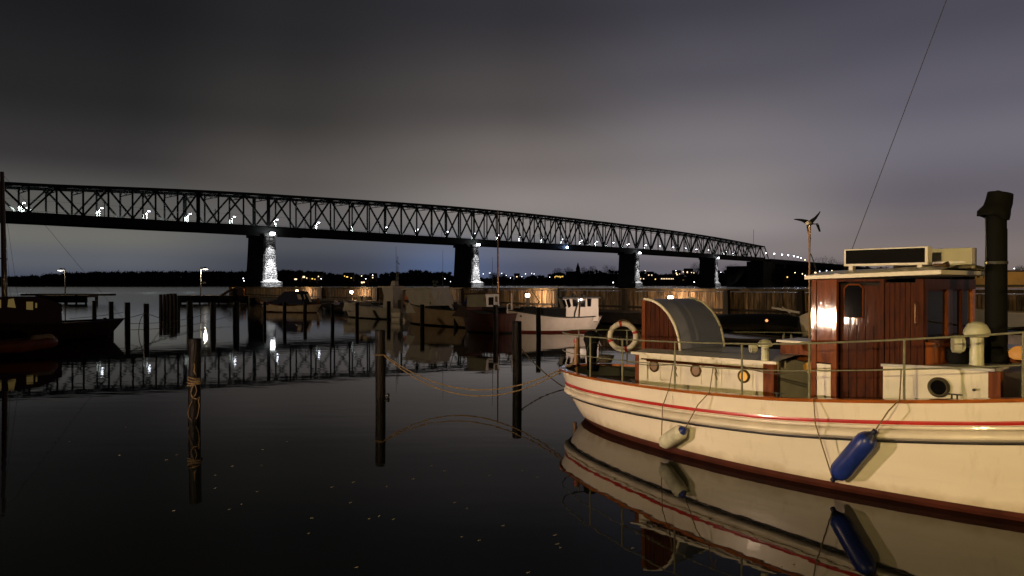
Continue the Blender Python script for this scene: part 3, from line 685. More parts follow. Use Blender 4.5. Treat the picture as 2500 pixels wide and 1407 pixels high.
for px in (735, 790, 925, 1035, 1130, 1190, 1366, 1530, 1779, 1960, 2200):
    s = s_of(px); w = .22
    put('buttress_post', M().prism([wall(s - w, .08, .7), wall(s + w, .08, .7), wall(s + w * .75, .08, ztw(s) + .02), wall(s - w * .75, .08, ztw(s) + .02)], WNRM * .32), timber, wl, world=True)
put('diagonal_brace', M().beam(wall(s_of(1298), .15, 2.45), wall(s_of(1318), .15, 1.3), .1, .18), deck_m, wl, world=True)
wk = thing('breakwater_walkway', 'dark timber walkway running along the foot of the breakwater', 'walkway', tuple(wall(0, 2, 0)))
put('deck', M().prism([wall(sL, .12, .72), wall(sR, .12, .72), wall(sR, 4.6, .72), wall(sL, 4.6, .72)], (0, 0, .16)), timber, wk, world=True)
put('fascia', M().prism([wall(sL, 4.62, .1), wall(sR, 4.62, .1), wall(sR, 4.75, .1), wall(sL, 4.75, .1)], (0, 0, .74)), timber, wk, world=True)
for s in np.arange(sL + 2, sR, 4.0):
    put('support_pile', M().tube([wall(s, 4.3, -1), wall(s, 4.3, .7)], .14, 8), pile_m, wk, world=True)

# pedestal lamps on the walkway
pl = None
for k, (px, row, lab) in enumerate([(725, 711, 'lit warm lamp pedestal behind the small boat with the navy canopy'), (858, 714, 'lit warm lamp pedestal left of the grey cabin boat'), (1035, 715, 'lit warm lamp pedestal left of the slanted windscreen'),
                               (1288, 718, 'lit warm lamp pedestal in front of the diagonal brace'), (1637, 724, 'lit warm lamp pedestal directly behind the curved grey hood')]):
    s = s_of(px, 1.9); p = wall(s, 1.9, .88)
    zl = CH - (row - HY) / F * p.y
    if pl is None:
        pl = thing('lamp_pedestal', lab, 'lamp', tuple(p), 0, 'lamp pedestals along the breakwater')
        put('post', M().box((p.x - .12, p.y - .12, .88), (p.x + .12, p.y + .12, zl - .16)), conc_m, pl, world=True)
        put('lamp_glass', M().lathe([(.16, -.15), (.2, -.05), (.2, .12), (.15, .16)], (p.x, p.y, zl), 12), lamp_warm, pl, world=True)
        put('cap', M().lathe([(.23, .17), (.22, .20), (.05, .26)], (p.x, p.y, zl), 12), dark_metal, pl, world=True)
        light('pedestal_light', 'POINT', V(p.x, p.y, zl) + WNRM * -.22, 520, (1.0, 0.68, 0.42), pl, .12)
        z_first = zl
    else:
        copy_tree(pl, tuple(p), 0, lab)

t = thing('finger_walkway', 'narrow walkway reaching from the breakwater towards the white vessel', 'walkway', (WX(1618, 46), 46, 0))
put('deck', M().prism([V(WX(1618, 37), 37, .62), V(WX(1618, 37) + 1.6, 37, .62), V(WX(1640, 57) + 1.2, 57, .62), V(WX(1640, 57) - .4, 57, .62)], (0, 0, .12)), timber, t, world=True)
for yy in (37.4, 42, 47, 52): put('support_pile', M().tube([V(WX(1618, 37) + .3 + (yy - 37) * .22, yy, -1), V(WX(1618, 37) + .3 + (yy - 37) * .22, yy, .61)], .12, 8), pile_m, t, world=True)
p = V(WX(1622, 38), 38, .75); zl = 1.95
t = thing('lamp_pedestal', 'lamp pedestal hidden behind the curved hood that lights the white fishing boat', 'lamp', tuple(p))
put('post', M().box((p.x - .12, p.y - .12, .75), (p.x + .12, p.y + .12, zl - .16)), conc_m, t, world=True)
put('lamp_glass', M().lathe([(.16, -.15), (.2, -.05), (.2, .12), (.15, .16)], (p.x, p.y, zl), 12), lamp_warm, t, world=True)
put('cap', M().lathe([(.23, .17), (.22, .20), (.05, .26)], (p.x, p.y, zl), 12), dark_metal, t, world=True)
light('pedestal_light', 'SPOT', V(p.x - .3, p.y + .1, zl), 1500, (1.0, .74, .58), t, .12, 110, (4.0, 46, 1.2), .6)
d = 67.5
t = thing('flagpole', 'very tall thin bare pole rising behind the dark red boat wheelhouse', 'pole', (WX(1216, d), d, .85))
put('shaft', M().tube([V(WX(1216, d), d, .88), V(WX(1215, d), d, CH + (HY - 517) / F * d)], [.10, .05], 8), mast_m, t, world=True, smooth=True)
put('base_plate', M().box((WX(1216, d) - .2, d - .2, .86), (WX(1216, d) + .2, d + .2, .92)), dark_metal, t, world=True)
put('truck', M().lathe([(.03, 0), (.08, .04), (.08, .10), (.02, .15)], (WX(1215, d), d, CH + (HY - 517) / F * d), 10), mast_m, t, world=True)
# gangway and little lit notice at the left end
p = wall(s_of(585), 3.5, 0)
d = 112
t = thing('notice_board', 'small square orange lit notice board beside the first pier', 'sign', (WX(590, d), d, .9))
xa, xb = WX(583, d), WX(597, d)
put('board', M().box((xa, d - .05, CH - (721 - HY) / F * d), (xb, d + .05, CH - (705 - HY) / F * d)), mat('orange_board', (0.55, 0.22, 0.05), .7), t, world=True)
put('post', M().box((xa + .1, d + .06, .6), (xa + .3, d + .2, CH - (704 - HY) / F * d)), timber, t, world=True)
put('post', M().box((xb - .3, d + .06, .6), (xb - .1, d + .2, CH - (704 - HY) / F * d)), timber, t, world=True)
light('board_light', 'POINT', (WX(590, d), d - 1.6, 3.2), 120, (1, .55, .2), t, .1)

# ================================================================== JETTIES ON THE LEFT
def jetty(px0, px1, d, label, zt=1.25, ragged=True, x_light=None):
    x0, x1 = WX(px0, d), WX(px1, d)
    t = thing('timber_jetty', label, 'jetty', ((x0 + x1) / 2, d, 0))
    put('deck', M().box((x0, d, zt - .3), (x1, d + 2.6, zt)), deck_m, t, world=True)
    put('fascia', M().box((x0 - .05, d - .2, 0.15), (x1 + .05, d - .01, zt - .05)), timber, t, world=True)
    n = int((x1 - x0) / 1.3)
    for i in range(n + 1):
        x = x0 + (x1 - x0) * i / n
        put('support_pile', M().tube([(x, d - .35, -1), (x, d - .35, zt + rnd.uniform(-.2, .12))], .15, 8), pile_m, t, world=True)
    return t
jetty(420, 606, 110, 'dark timber jetty with a single lamp left of the first pier')
jetty(96, 213, 110, 'short dark jetty end behind the red wooden boat on the left')
t = thing('floating_pontoon', 'thin low pontoon line reaching right from the left jetty', 'pontoon', (WX(230, 118), 118, 0))
put('float', M().box((WX(60, 118), 117, 1.1), (WX(275, 118), 119, 1.42)), timber, t, world=True)
for px in (90, 160, 235): put('leg', M().box((WX(px, 118), 117.6, -1), (WX(px, 118) + .3, 118, 1.09)), timber, t, world=True)
# gangway up to the wall
d = 110
t = thing('gangway', 'sloping gangway rising from the jetty to the breakwater', 'gangway', (WX(556, d), d, 1.2))
put('ramp', M().beam(W(541, 722, d + 1.2), W(571, 703, d + 1.2), 1.3, .16), deck_m, t, world=True)
put('landing', M().box((WX(571, d), d - .5, 1.25), (WX(600, d + 3), d + 3, W(580, 703.5, d).z)), timber, t, world=True)
def jetty_lamp(px, top, d, dirx, label, base=1.2, pw=420):
    X = WX(px, d); zt = CH + (HY - top) / F * d
    t = thing('jetty_lamp', label, 'street lamp', (X, d, base))
    put('pole', M().tube([(X, d, base), (X, d, zt - .3)], [.1, .07], 8), conc_m, t, world=True)
    put('arm', M().tube([(X, d, zt - .32), (X, d, zt), (X + dirx * .6, d, zt + .02)], .045, 6), dark_metal, t, world=True)
    h = put('lamp_shade', M().lathe([(.46, -.28), (.42, -.22), (.12, 0), (.05, .06)], (X + dirx * .72, d, zt), 14), dark_metal, t, world=True)
    put('lamp_glass', M().lathe([(.02, -.36), (.3, -.34), (.38, -.285)], (X + dirx * .72, d, zt), 14), lamp_jetty, t, world=True)
    light('jetty_lamp_light', 'POINT', (X + dirx * .72, d, zt - .45), pw, (1.0, .86, .62), t, .12)
    return t
jl = jetty_lamp(490, 653, 111, 1, 'pale jetty lamp post with its shade pointing right left of the first pier', 1.2, 700)
put('sign_plate', M().box((WX(493, 111), 110.9, W(0, 692, 111).z), (WX(503, 111), 111, W(0, 688, 111).z)), mat('pale_sign', (.6, .55, .4), .6), jl, world=True)
jetty_lamp(159, 656, 112, -1, 'jetty lamp with its shade pointing left behind the red boat', 1.2, 300)

# ================================================================== MOORING PILES
pile_proto = None
def pile(px, top, base=None, wpx=None, label='', refl=None, knob=False):
    """px column, top row, base row (waterline)"""
    global pile_proto
    d = WD(base); h = CH - (top - HY) / F * d; r = (wpx or 22) / F * d / 2
    X = WX(px, d)
    t = thing('mooring_pile', label, 'mooring pile', (X, d, 0), 0, 'tarred mooring piles in the harbour basin')
    m = M(); pts = []; rs = []
    lx = rnd.uniform(-.022, .022)
    for i in range(10):
        z = -1.2 + (h + 1.2) * i / 9; pts.append((X + lx * (h - z), d, z)); rs.append(r * (1.04 - .06 * i / 9) * rnd.uniform(.975, 1.02))
    pts.append((X, d, h + .01)); rs.append(r * .82)
    m.tube(pts, rs, 16)
    put('shaft', m, pile_m, t, world=True, smooth=True, angle=50)
    if knob: put('bolt', M().axlathe([(.03, 0), (.03, .08), (.06, .08), (.06, .13)], (X + r * .8, d - .02, .06), (1, -.2, 0), 10), dark_metal, t, world=True)
    return t, X, d, h, r
near_p = pile(476, 828, 1029, 29, 'nearest mooring pile with yellow rope tied near its top', knob=False)
mid_p = pile(928, 807, 971, 25, 'tall black pile in mid water that holds the sagging mooring rope', knob=True)
rt_p = pile(1262, 785, 927, 23, 'black pile standing just left of the white boat stern', knob=False)
for px, top, w, lab in [(230, 735, 10, 'slim pile farthest left above the red boat bow'), (271, 737, 11, 'second slim pile above the red boat bow'), (311, 739, 13, 'pile touching the tip of the red boat bow'), (357, 742, 13, 'pile right of the red boat bow with a rope knot'),
                        (463, 735, 15, 'pile directly behind the nearest roped pile'), (520, 738, 14, 'pile right of the jetty lamp reflection'), (577, 738, 15, 'pile left of the first bridge pier foot'),
                        (646, 738, 8, 'pile crossing the bow of the boat with the navy canopy'), (695, 738, 9, 'pile crossing the middle of the navy canopy boat'), (745, 735, 9, 'pile crossing the stern of the navy canopy boat'), (811, 742, 9, 'pile between the navy canopy boat and the grey cabin boat'),
                        (872, 739, 9, 'pile crossing the bow of the grey cabin boat'), (949, 736, 10, 'pile beside the twin antennas of the grey cabin boat'), (1031, 744, 11, 'pile crossing the brown cruiser bow'), (1112, 738, 10, 'pile at the right end of the brown cruiser'),
                        (1210, 745, 13, 'pile under the tall varnished mast'), (1314, 751, 12, 'pile crossing the middle of the white fishing boat')]:
    h = 1.75 if px not in (646, 695, 745, 811, 872, 949, 1031) else 1.6
    d = (CH - h) * F / (top - HY)
    pile(px, top, HY + CH * F / d, w, lab)
# dolphin cluster
for k, (dx, top, w, dz) in enumerate([(-20, 719, 8, 0), (-11, 719, 8, .8), (-3, 718, 7, 1.5), (6, 717, 10, -.5), (15, 717, 9, .3), (23, 723, 8, 1)]):
    d = 68 + dz; X = WX(412 + dx, d)
    t = thing('dolphin_pile', ['leftmost pile of the clustered dolphin by the jetty end', 'second pile from the left in the clustered dolphin', 'thin pile in the middle of the dolphin cluster', 'thickest front pile of the dolphin cluster', 'pile right of the thick front one in the dolphin cluster', 'lowest pile at the right of the dolphin cluster'][k], 'mooring pile', (X, d, 0), 0, 'clustered dolphin piles at the jetty end')
    h = CH - (top - HY) / F * d
    put('shaft', M().tube([(X, d, -1), (X + .02, d, h * .5), (X, d, h)], [w / F * d / 2 * 1.05, w / F * d / 2, w / F * d / 2 * .95], 12), pile_m, t, world=True, smooth=True, angle=50)

def rope(pts, r, mt, label, cat='rope', name='mooring_rope', group=None):
    return put(name, M().tube(pts, r, 6), mt, label=label, cat=cat, group=group, smooth=True)
# ropes between the left piles
def PW(px, row, d): return W(px, row, d)
rope(catenary(PW(318, 775, 46), PW(357, 764, 45), .02), .02, rope_d, 'dark rope between the two piles right of the red boat bow')
rope(catenary(PW(357, 765, 45), PW(410, 781, 60), .05), .02, rope_d, 'dark rope running from the knotted pile to the dolphin cluster')
rope(catenary(PW(170, 778, 40), PW(300, 763, 42), .05), .015, rope_d, 'thin line from the red boat foredeck to the first bow pile')
rope(catenary(PW(312, 790, 40), PW(520, 760, 60), .3), .016, rope_d, 'long thin line sloping up right across the left basin')
rope(catenary(PW(312, 806, 38), PW(577, 766, 60), .3), .016, rope_d, 'lower long thin line crossing the left basin')
rope([PW(357, 762, 44.6), PW(345, 775, 44.6), PW(340, 790, 44.6), PW(338, 812, 44.6)], .02, rope_d, 'loose rope end hanging from the knotted pile')

# yellow rope on the nearest pile
t0, X, d, h, r = near_p
rp = thing('tied_rope', 'yellow tangled rope knotted round the nearest pile and hanging in loops', 'rope', (X, d, h - .5))
def PR(px, row, dd=0): return W(px, row, d - r - .03 - dd)
put('hanging_end', M().tube([PR(474, 888), PR(475, 898), PR(473, 908), PR(477, 915), PR(474, 905)], .012, 6), rope_m, rp, world=True, smooth=True)
m = M()
for k in range(4):
    zc = W(0, 922 + k * 5.5, d).z
    m.tube([V(X + (r + .02 + .008 * math.sin(3 * a + k)) * math.cos(a), d + (r + .02) * math.sin(a), zc + .02 * math.sin(a * 2 + k)) for a in np.linspace(PI * 1.15, PI * 1.85, 9)], .016, 6)
m.tube([V(X + (r + .012) * math.cos(a), d + (r + .012) * math.sin(a), W(0, 934, d).z) for a in np.linspace(0, 2 * PI, 24)[:-1]], .013, 6, closed=True)
put('knot', m, rope_m, rp, world=True, smooth=True)
put('loop', M().tube([PR(474, 938), PR(468, 948), PR(465, 960), PR(469, 969), PR(476, 966), PR(480, 955), PR(477, 944), PR(474, 938)], .009, 6), rope_m, rp, world=True, smooth=True)
put('loop', M().tube([PR(466, 965), PR(470, 972), PR(480, 975), PR(486, 970), PR(484, 980), PR(486, 990), PR(485, 998)], .011, 6), rope_m, rp, world=True, smooth=True)
put('loop', M().tube([PR(468, 980), PR(461, 995), PR(458, 1010), PR(460, 1021), PR(467, 1026)], .007, 6), rope_m, rp, world=True, smooth=True)
put('loop', M().tube([PR(485, 998), PR(484, 1008), PR(481, 1018), PR(477, 1024)], .006, 6), rope_m, rp, world=True, smooth=True)

# ================================================================== BACKGROUND BOATS
def hull_mesh(L, B, zb, zs, zm, stern='transom', tuck=0.55, N=22, z_boot=0.10):
    """local x forward, bow at +L/2 at deck level. returns (hull, deck, cap) meshes"""
    hull = M(); top = []; levels = [1.0, .85, .6, .35, 'boot', 0.0, -.35]
    def sheer(f): return hermite([0, .5, 1], [zs, zm, zb], f)
    def hb(f):
        bowf = max(0, 1 - ((f - .42) / .58) ** 2.3) if f > .42 else 1
        if stern == 'transom': st_ = 0.80 + .20 * min(1, f / .42) if f < .42 else 1
        else: st_ = max(0, 1 - ((.42 - f) / .42) ** 2.6) if f < .42 else 1
        return B / 2 * bowf * st_
    rows = []
    for k in range(N + 1):
        f = k / N; f2 = f
        zt = sheer(f); w = hb(f); ring = []
        for lv in levels:
            if lv == 'boot': z = z_boot
            elif lv == -.35: z = -.35
            else: z = zt * lv
            g = max(0, z / zt) if zt else 0
            ww = w * (tuck + (1 - tuck) * g ** .55) if z >= 0 else w * tuck * .6
            xr = (f - .5) * L
            if f > .6: xr -= (1 - g) * (f - .6) / .4 * L * .09
            if f < .3 and stern != 'transom': xr += (1 - g) * (.3 - f) / .3 * L * .08
            ring.append((xr, ww, z))
        rows.append(ring)
    for sgn in (1, -1):
        for i in range(N):
            for j in range(len(levels) - 1):
                hull.cur = 1 if j >= 4 else 0
                a, b, c, d_ = rows[i][j], rows[i + 1][j], rows[i + 1][j + 1], rows[i][j + 1]
                q = [(p[0], p[1] * sgn, p[2]) for p in (a, b, c, d_)]
                if sgn < 0: q.reverse()
                hull.add(q, [(0, 1, 2, 3)])
    if stern == 'transom':
        ring = rows[0]; poly = [(p[0], p[1], p[2]) for p in ring] + [(p[0], -p[1], p[2]) for p in reversed(ring)]
        hull.cur = 0; hull.add(poly, [tuple(range(len(poly)))])
    deck = M(); deck.grid([[(r[0][0], r[0][1] * .96, r[0][2] - .05), (r[0][0], -r[0][1] * .96, r[0][2] - .05)] for r in rows])
    cap = M()
    cap.tube([(r[0][0], r[0][1] + .01, r[0][2]) for r in rows], .04, 6); cap.tube([(r[0][0], -r[0][1] - .01, r[0][2]) for r in rows], .04, 6)
    return hull, deck, cap
class Boat:
    def __init__(s, name, label, cat, bow, stern, group=None):
        (bx, bd), (sx, sd) = bow, stern
        b = V(WX(bx, bd), bd, 0); a = V(WX(sx, sd), sd, 0); s.L = (b - a).length; c = (a + b) / 2; ang = math.atan2(b.y - a.y, b.x - a.x)
        s.t = thing(name, label, cat, tuple(c), ang, group); s.inv = PM[s.t.name].inverted()
    def lp(s, px, row, y=0.0):        # pixel -> local point on plane local y = const
        o = s.inv @ V(0, 0, CH); p = s.inv @ W(px, row, 50.0); d_ = p - o; k = (y - o.y) / d_.y; return o + d_ * k
    def hull(s, B, zb, zs, zm, hm, bm, cm, dm, **k):
        h, d_, c = hull_mesh(s.L, B, zb, zs, zm, **k)
        s.h = put('hull', h, [hm, bm], s.t, smooth=True, angle=50); put('deck', d_, dm, s.t); put('gunwale', c, cm, s.t, smooth=True)
    def prof(s, name, pts, y0, y1, mt, parent=None, **k):   # profile in pixels, extruded over local y0..y1
        return put(name, M().prism([s.lp(px, r, y0) for px, r in pts], (0, y1 - y0, 0)), mt, parent or s.t, **k)

# --- A: small boat with navy canopy
b = Boat('motor_boat', 'small cream double ended boat with a navy canopy moored below the breakwater', 'boat', (634, 78), (785, 75))
s_near = 1 if (b.inv @ V(0, 0, CH)).y > 0 else -1
b.hull(2.2, 1.15, .95, .72, boat_cream, bottom_paint, varnish, timber, stern='point')
yn = .75 * s_near
b.prof('canopy', [(702, 740), (700, 727), (716, 712), (742, 711), (752, 714), (762, 742)], -.75, .75, navy_cloth)
for q in ([(725, 719), (733, 719), (737, 731), (728, 731)], [(741, 719), (744, 719), (746, 731), (743, 731)], [(748, 718), (755, 718), (761, 737), (757, 738)]):
    b.prof('window', q, yn * 1.02, yn * 1.04, curtain)
b.prof('foredeck_cover', [(650, 744), (672, 738), (702, 730), (702, 745)], -.7, .7, navy_cloth)
m = M(); p = b.lp(776, 745); m.box((p.x - .1, -.15, .5), (p.x + .05, .15, 1.5)); put('rudder', m, varnish, b.t)
put('spotlight', M().axlathe([(.03, 0), (.16, .05), (.2, .22), (.18, .25)], b.lp(713, 728, yn * .5), (0, s_near, .1), 12), brass, b.t)
# --- moored tender with bow spar between A and B
b = Boat('tender', 'low dark open boat with a pale spar right of the navy canopy boat', 'boat', (786, 82), (850, 74))
b.hull(1.6, .55, .5, .42, black_paint, black_paint, deck_m, timber)
put('spar', M().tube([b.lp(780, 743), b.lp(805, 739.5)], .03, 6), mast_m, b.t)
b.prof('cover', [(826, 741), (838, 738), (848, 739), (846, 744), (830, 744)], -.4, .4, mat('violet_grey_canvas', (.30, .26, .42), .8))
put('outboard_cowl', M().lathe([(.12, 0), (.2, .1), (.2, .35), (.1, .42)], tuple(b.lp(820, 742)), 10), boat_white, b.t)
# --- B: grey cabin boat with twin antennas
b = Boat('cabin_boat', 'pale grey cabin boat with a slim wheelhouse and twin tall antennas', 'boat', (838, 66), (996, 60))
sg = 1 if (b.inv @ V(0, 0, CH)).y > 0 else -1
b.hull(2.3, 1.55, .95, 1.05, boat_grey, black_paint, boat_grey, roof_paint)
b.prof('foredeck_cabin', [(872, 758), (876, 740), (905, 737), (912, 757)], -.8, .8, boat_grey)
b.prof('wheelhouse', [(958, 762), (962, 722), (956, 700), (984, 700), (984, 762)], -.55, .55, boat_grey)
b.prof('wheelhouse_roof', [(952, 702), (953, 699), (988, 699), (988, 702)], -.65, .65, boat_white)
b.prof('door', [(972, 758), (972, 732), (980, 732), (980, 758)], .56 * sg, .58 * sg, timber)
b.prof('instrument_box', [(962, 698), (965, 686), (972, 686), (974, 698)], -.2, .2, boat_grey)
put('antenna', M().tube([b.lp(968, 700), b.lp(967, 602)], [.035, .012], 6), conc_m, b.t)
put('antenna', M().tube([b.lp(972, 700, .2), b.lp(971, 626, .2)], [.04, .02], 6), conc_m, b.t)
put('antenna_bracket', M().tube([b.lp(971, 641, .2), b.lp(976, 646, .2), b.lp(967, 637, .2)], .02, 6), conc_m, b.t)
b.prof('life_ring_box', [(885, 735), (885, 724), (893, 724), (896, 735)], -.3, .3, mat('cream_box', (.6, .48, .3), .6))
b.prof('life_ring_box', [(899, 733), (899, 724), (908, 724), (908, 733)], -.3, .3, MATS['cream_box'])
b.prof('transom_step', [(955, 764), (986, 763), (990, 773), (962, 774)], 1.16 * sg, 1.30 * sg, boat_white)
b.prof('transom_step', [(960, 777), (991, 776), (995, 785), (958, 787)], 1.16 * sg, 1.34 * sg, boat_white)
put('rail', M().tube([b.lp(926, 756, .8 * sg), b.lp(926, 731, .8 * sg)], .02, 6), conc_m, b.t)
b.prof('flag', [(986, 742), (991, 716), (1000, 728), (996, 748)], -.02, .02, mat('furled_orange_flag', (.6, .18, .06), .8))
# --- C: brown cruiser with slanted windscreen
b = Boat('cruiser', 'high sided tan cruiser with a slanted windscreen moored between two piles', 'boat', (986, 56), (1175, 49))
sg = 1 if (b.inv @ V(0, 0, CH)).y > 0 else -1
b.hull(2.6, 1.75, 1.15, 1.3, mat('tan_hull', (.42, .30, .19), .45, noise=.2, nscale=1.5), black_paint, dark_metal, roof_paint)
b.prof('cabin', [(1040, 763), (1046, 738), (1098, 736), (1112, 763)], -.95, .95, boat_grey)
b.prof('wheelhouse', [(1046, 740), (1034, 712), (1040, 706), (1096, 704), (1110, 742)], -.85, .85, boat_grey)
for q in ([(1045, 714), (1053, 716), (1056, 733), (1050, 733)], [(1065, 714), (1068, 714), (1070, 732), (1064, 732)], [(1073, 714), (1076, 714), (1076, 732), (1074, 732)]):
    b.prof('window', q, .86 * sg, .88 * sg, curtain)
b.prof('roof', [(1030, 708), (1036, 703), (1098, 701), (1098, 705)], -1, 1, boat_grey)
put('radar_dome', M().lathe([(.12, 0), (.14, .3), (.22, .35), (.2, .5), (.05, .55)], tuple(b.lp(1062, 702)), 12), dark_metal, b.t)
put('windscreen_frame', M().tube([b.lp(1098, 704, .86 * sg), b.lp(1104, 722, .86 * sg), b.lp(1111, 752, .9 * sg)], .03, 6), conc_m, b.t)
b.prof('canvas_cover', [(1050, 766), (1054, 747), (1096, 746), (1106, 764)], .3 * sg, 1.1 * sg, tarp_d)
put('cleat', M().tube([b.lp(1050, 760, 1 * sg), b.lp(1053, 744, 1 * sg)], .04, 6), boat_white, b.t)
put('antenna', M().tube([b.lp(1081, 702), b.lp(1081, 612)], [.02, .008], 5), dark_metal, b.t)
# --- D: dark red boat with wheelhouse and tall mast
b = Boat('wooden_fishing_boat', 'dark red wooden boat with a small pale wheelhouse right of the second pier', 'boat', (1126, 46), (1262, 43.6))
sg = 1 if (b.inv @ V(0, 0, CH)).y > 0 else -1
b.hull(2.4, 1.7, 1.2, 1.2, boat_red, black_paint, boat_red, timber, stern='point')
b.prof('wheelhouse', [(1172, 748), (1174, 718), (1217, 717), (1220, 748)], -.7, .7, boat_grey)
b.prof('door', [(1193, 745), (1193, 726), (1205, 726), (1205, 745)], .71 * sg, .73 * sg, timber)
b.prof('wheelhouse_roof', [(1169, 719), (1170, 716), (1220, 715), (1220, 718)], -.8, .8, boat_brown)
for q in ([(1180, 736), (1180, 724), (1184, 724), (1184, 736)], [(1209, 738), (1209, 724), (1215, 724), (1215, 738)]): b.prof('window', q, .71 * sg, .73 * sg, curtain)
b.prof('forecastle', [(1140, 770), (1158, 748), (1176, 746), (1176, 772)], -.8, .8, boat_red)
put('antenna', M().tube([b.lp(1203, 716), b.lp(1202, 628)], [.02, .008], 5), dark_metal, b.t)
put('blue_tarpaulin', M().grid([[b.lp(1138 + 3.2 * i, 762 - 18 * math.sin(min(1, j / 4) * PI / 2) * (.7 + .3 * math.sin(i)), (-.6 + j * .3)) for i in range(10)] for j in range(5)]), tarp_b, label='folded blue tarpaulin heaped beside the dark red boat', cat='tarpaulin', world=False) if False else None
d = 52
m = M(); rows = []
for j in range(7):
    rows.append([V(WX(1133 + 4.6 * i, d + j * .35), d + j * .35, 1.15 + (1.05 + .12 * math.sin(i * 2.1 + j)) * math.sin(min(1, j / 3.0) * PI / 2) * math.sin(PI * (i + .5) / 10) ** .4) for i in range(10)])
t = thing('tarpaulin', 'crumpled blue tarpaulin draped behind the dark red boat', 'tarpaulin', (WX(1155, d), d, 1.1))
put('cloth', M().grid(rows), tarp_b, t, world=True, smooth=True)
# --- E: white fishing boat with wheelhouse aft
b = Boat('white_fishing_boat', 'white fishing boat with an aft wheelhouse brightly lit at its right end', 'boat', (1234, 44.6), (1470, 45.8))
sg = 1 if (b.inv @ V(0, 0, CH)).y > 0 else -1
b.hull(2.3, 1.42, .98, .98, boat_white, mat('red_brown_bottom', (.15, .02, .012), .6), dark_metal, timber, stern='point', tuck=.62, z_boot=.12)
wh = b.prof('wheelhouse', [(1369, 785), (1370, 752), (1362, 729), (1446, 727), (1447, 782)], -.62, .62, boat_white)
b.prof('wheelhouse_roof', [(1359, 729), (1360, 725), (1449, 724), (1449, 728)], -.72, .72, dark_metal)
for q in ([(1372, 733), (1378, 731), (1384, 748), (1378, 751)], [(1382, 732), (1390, 730), (1394, 748), (1388, 752)]): 
    b.prof('window', q, .63 * sg, .65 * sg, glass_d)
for q in ([(1398, 731), (1410, 731), (1409, 748), (1400, 748)], [(1417, 730), (1429, 730), (1428, 749), (1418, 749)], [(1434, 730), (1443, 730), (1442, 748), (1435, 748)]):
    w_ = b.prof('window', [(q[0][0] - 1, q[0][1] - 1), (q[1][0] + 1, q[1][1] - 1), (q[2][0] + 1, q[2][1] + 1), (q[3][0] - 1, q[3][1] + 1)], .62 * sg, .645 * sg, mat('brown_frame', (.12, .06, .03), .5))
    b.prof('pane', q, .65 * sg, .66 * sg, glass_d, parent=w_)
put('exhaust_pipe', M().tube([b.lp(1368, 728, .3), b.lp(1366, 708, .3)], .08, 8), dark_metal, b.t)
for px in (1400, 1424): put('roof_vent', M().lathe([(.16, 0), (.14, .12), (.05, .2)], tuple(b.lp(px, 725)), 10), dark_metal, b.t)
put('grab_pole', M().tube([b.lp(1402, 784, .7 * sg), b.lp(1404, 765, .7 * sg), b.lp(1412, 738, .68 * sg)], .03, 6), dark_metal, b.t)
put('grab_pole', M().tube([b.lp(1414, 782, .72 * sg), b.lp(1417, 728, .7 * sg)], .03, 6), dark_metal, b.t)
b.prof('net_bin', [(1315, 778), (1316, 752), (1370, 752), (1370, 782)], -.6, .6, tarp_d)
b.prof('engine_cover', [(1262, 772), (1270, 750), (1300, 748), (1312, 778)], -.5, .5, tarp_d)
m = M()
m.tube([b.lp(1239, 768, .3), b.lp(1238, 744, .3), b.lp(1245, 741, .0), b.lp(1248, 744, -.3), b.lp(1248, 768, -.3)], .025, 6); m.tube([b.lp(1238, 756, .3), b.lp(1248, 756, -.3)], .02, 6)
put('bow_rail', m, boat_white, b.t, smooth=True)
put('flagpole', M().tube([b.lp(1250, 768), b.lp(1249, 716)], .035, 6), boat_white, b.t)
put('stern_rail', M().tube([b.lp(1449, 780, .4), b.lp(1452, 771, .4), b.lp(1457, 776, 0)], .02, 6), dark_metal, b.t)

# --- F: red wooden sailing boat at the left
b = Boat('sailing_boat', 'dark wooden sailing boat with tall mast and lit cabin windows at left edge', 'boat', (304, 41.5), (-230, 33))
sg = 1 if (b.inv @ V(0, 0, CH)).y > 0 else -1
b.hull(3.2, 1.0, 1.3, .95, boat_brown, black_paint, boat_red, timber, stern='point')
b.prof('cabin', [(-60, 790), (-60, 758), (150, 760), (152, 792)], -1.0, 1.0, boat_red)
b.prof('deckhouse', [(-60, 759), (-60, 726), (94, 724), (150, 742), (152, 760)], -.8, .8, boat_red)
for q in ([(18, 750), (20, 731), (33, 729), (38, 752)], [(64, 756), (64, 737), (80, 737), (80, 757)], [(86, 752), (86, 740), (90, 740), (90, 752)], [(-12, 752), (-12, 732), (2, 732), (2, 752)]): b.prof('window', q, .81 * sg, .83 * sg, win_dim)
put('mast', M().tube([b.lp(12, 770), b.lp(6, 420)], [.14, .09], 10), mat('dark_red_mast', (.10, .03, .02), .45, coat=.3), b.t, smooth=True)
put('forestay', M().tube([b.lp(6, 424), b.lp(300, 778)], .008, 5), dark_metal, b.t)
put('shroud', M().tube([b.lp(8, 470), b.lp(45, 735, 1.3 * sg)], .006, 5), dark_metal, b.t)
put('shroud', M().tube([b.lp(8, 470), b.lp(26, 735, -1.3 * sg)], .006, 5), dark_metal, b.t)
put('crosstree', M().tube([b.lp(-4, 631), b.lp(10, 632), b.lp(18, 633)], .03, 6), dark_metal, b.t)
put('bollard', M().tube([b.lp(256, 786), b.lp(256, 776)], .09, 8), timber, b.t)
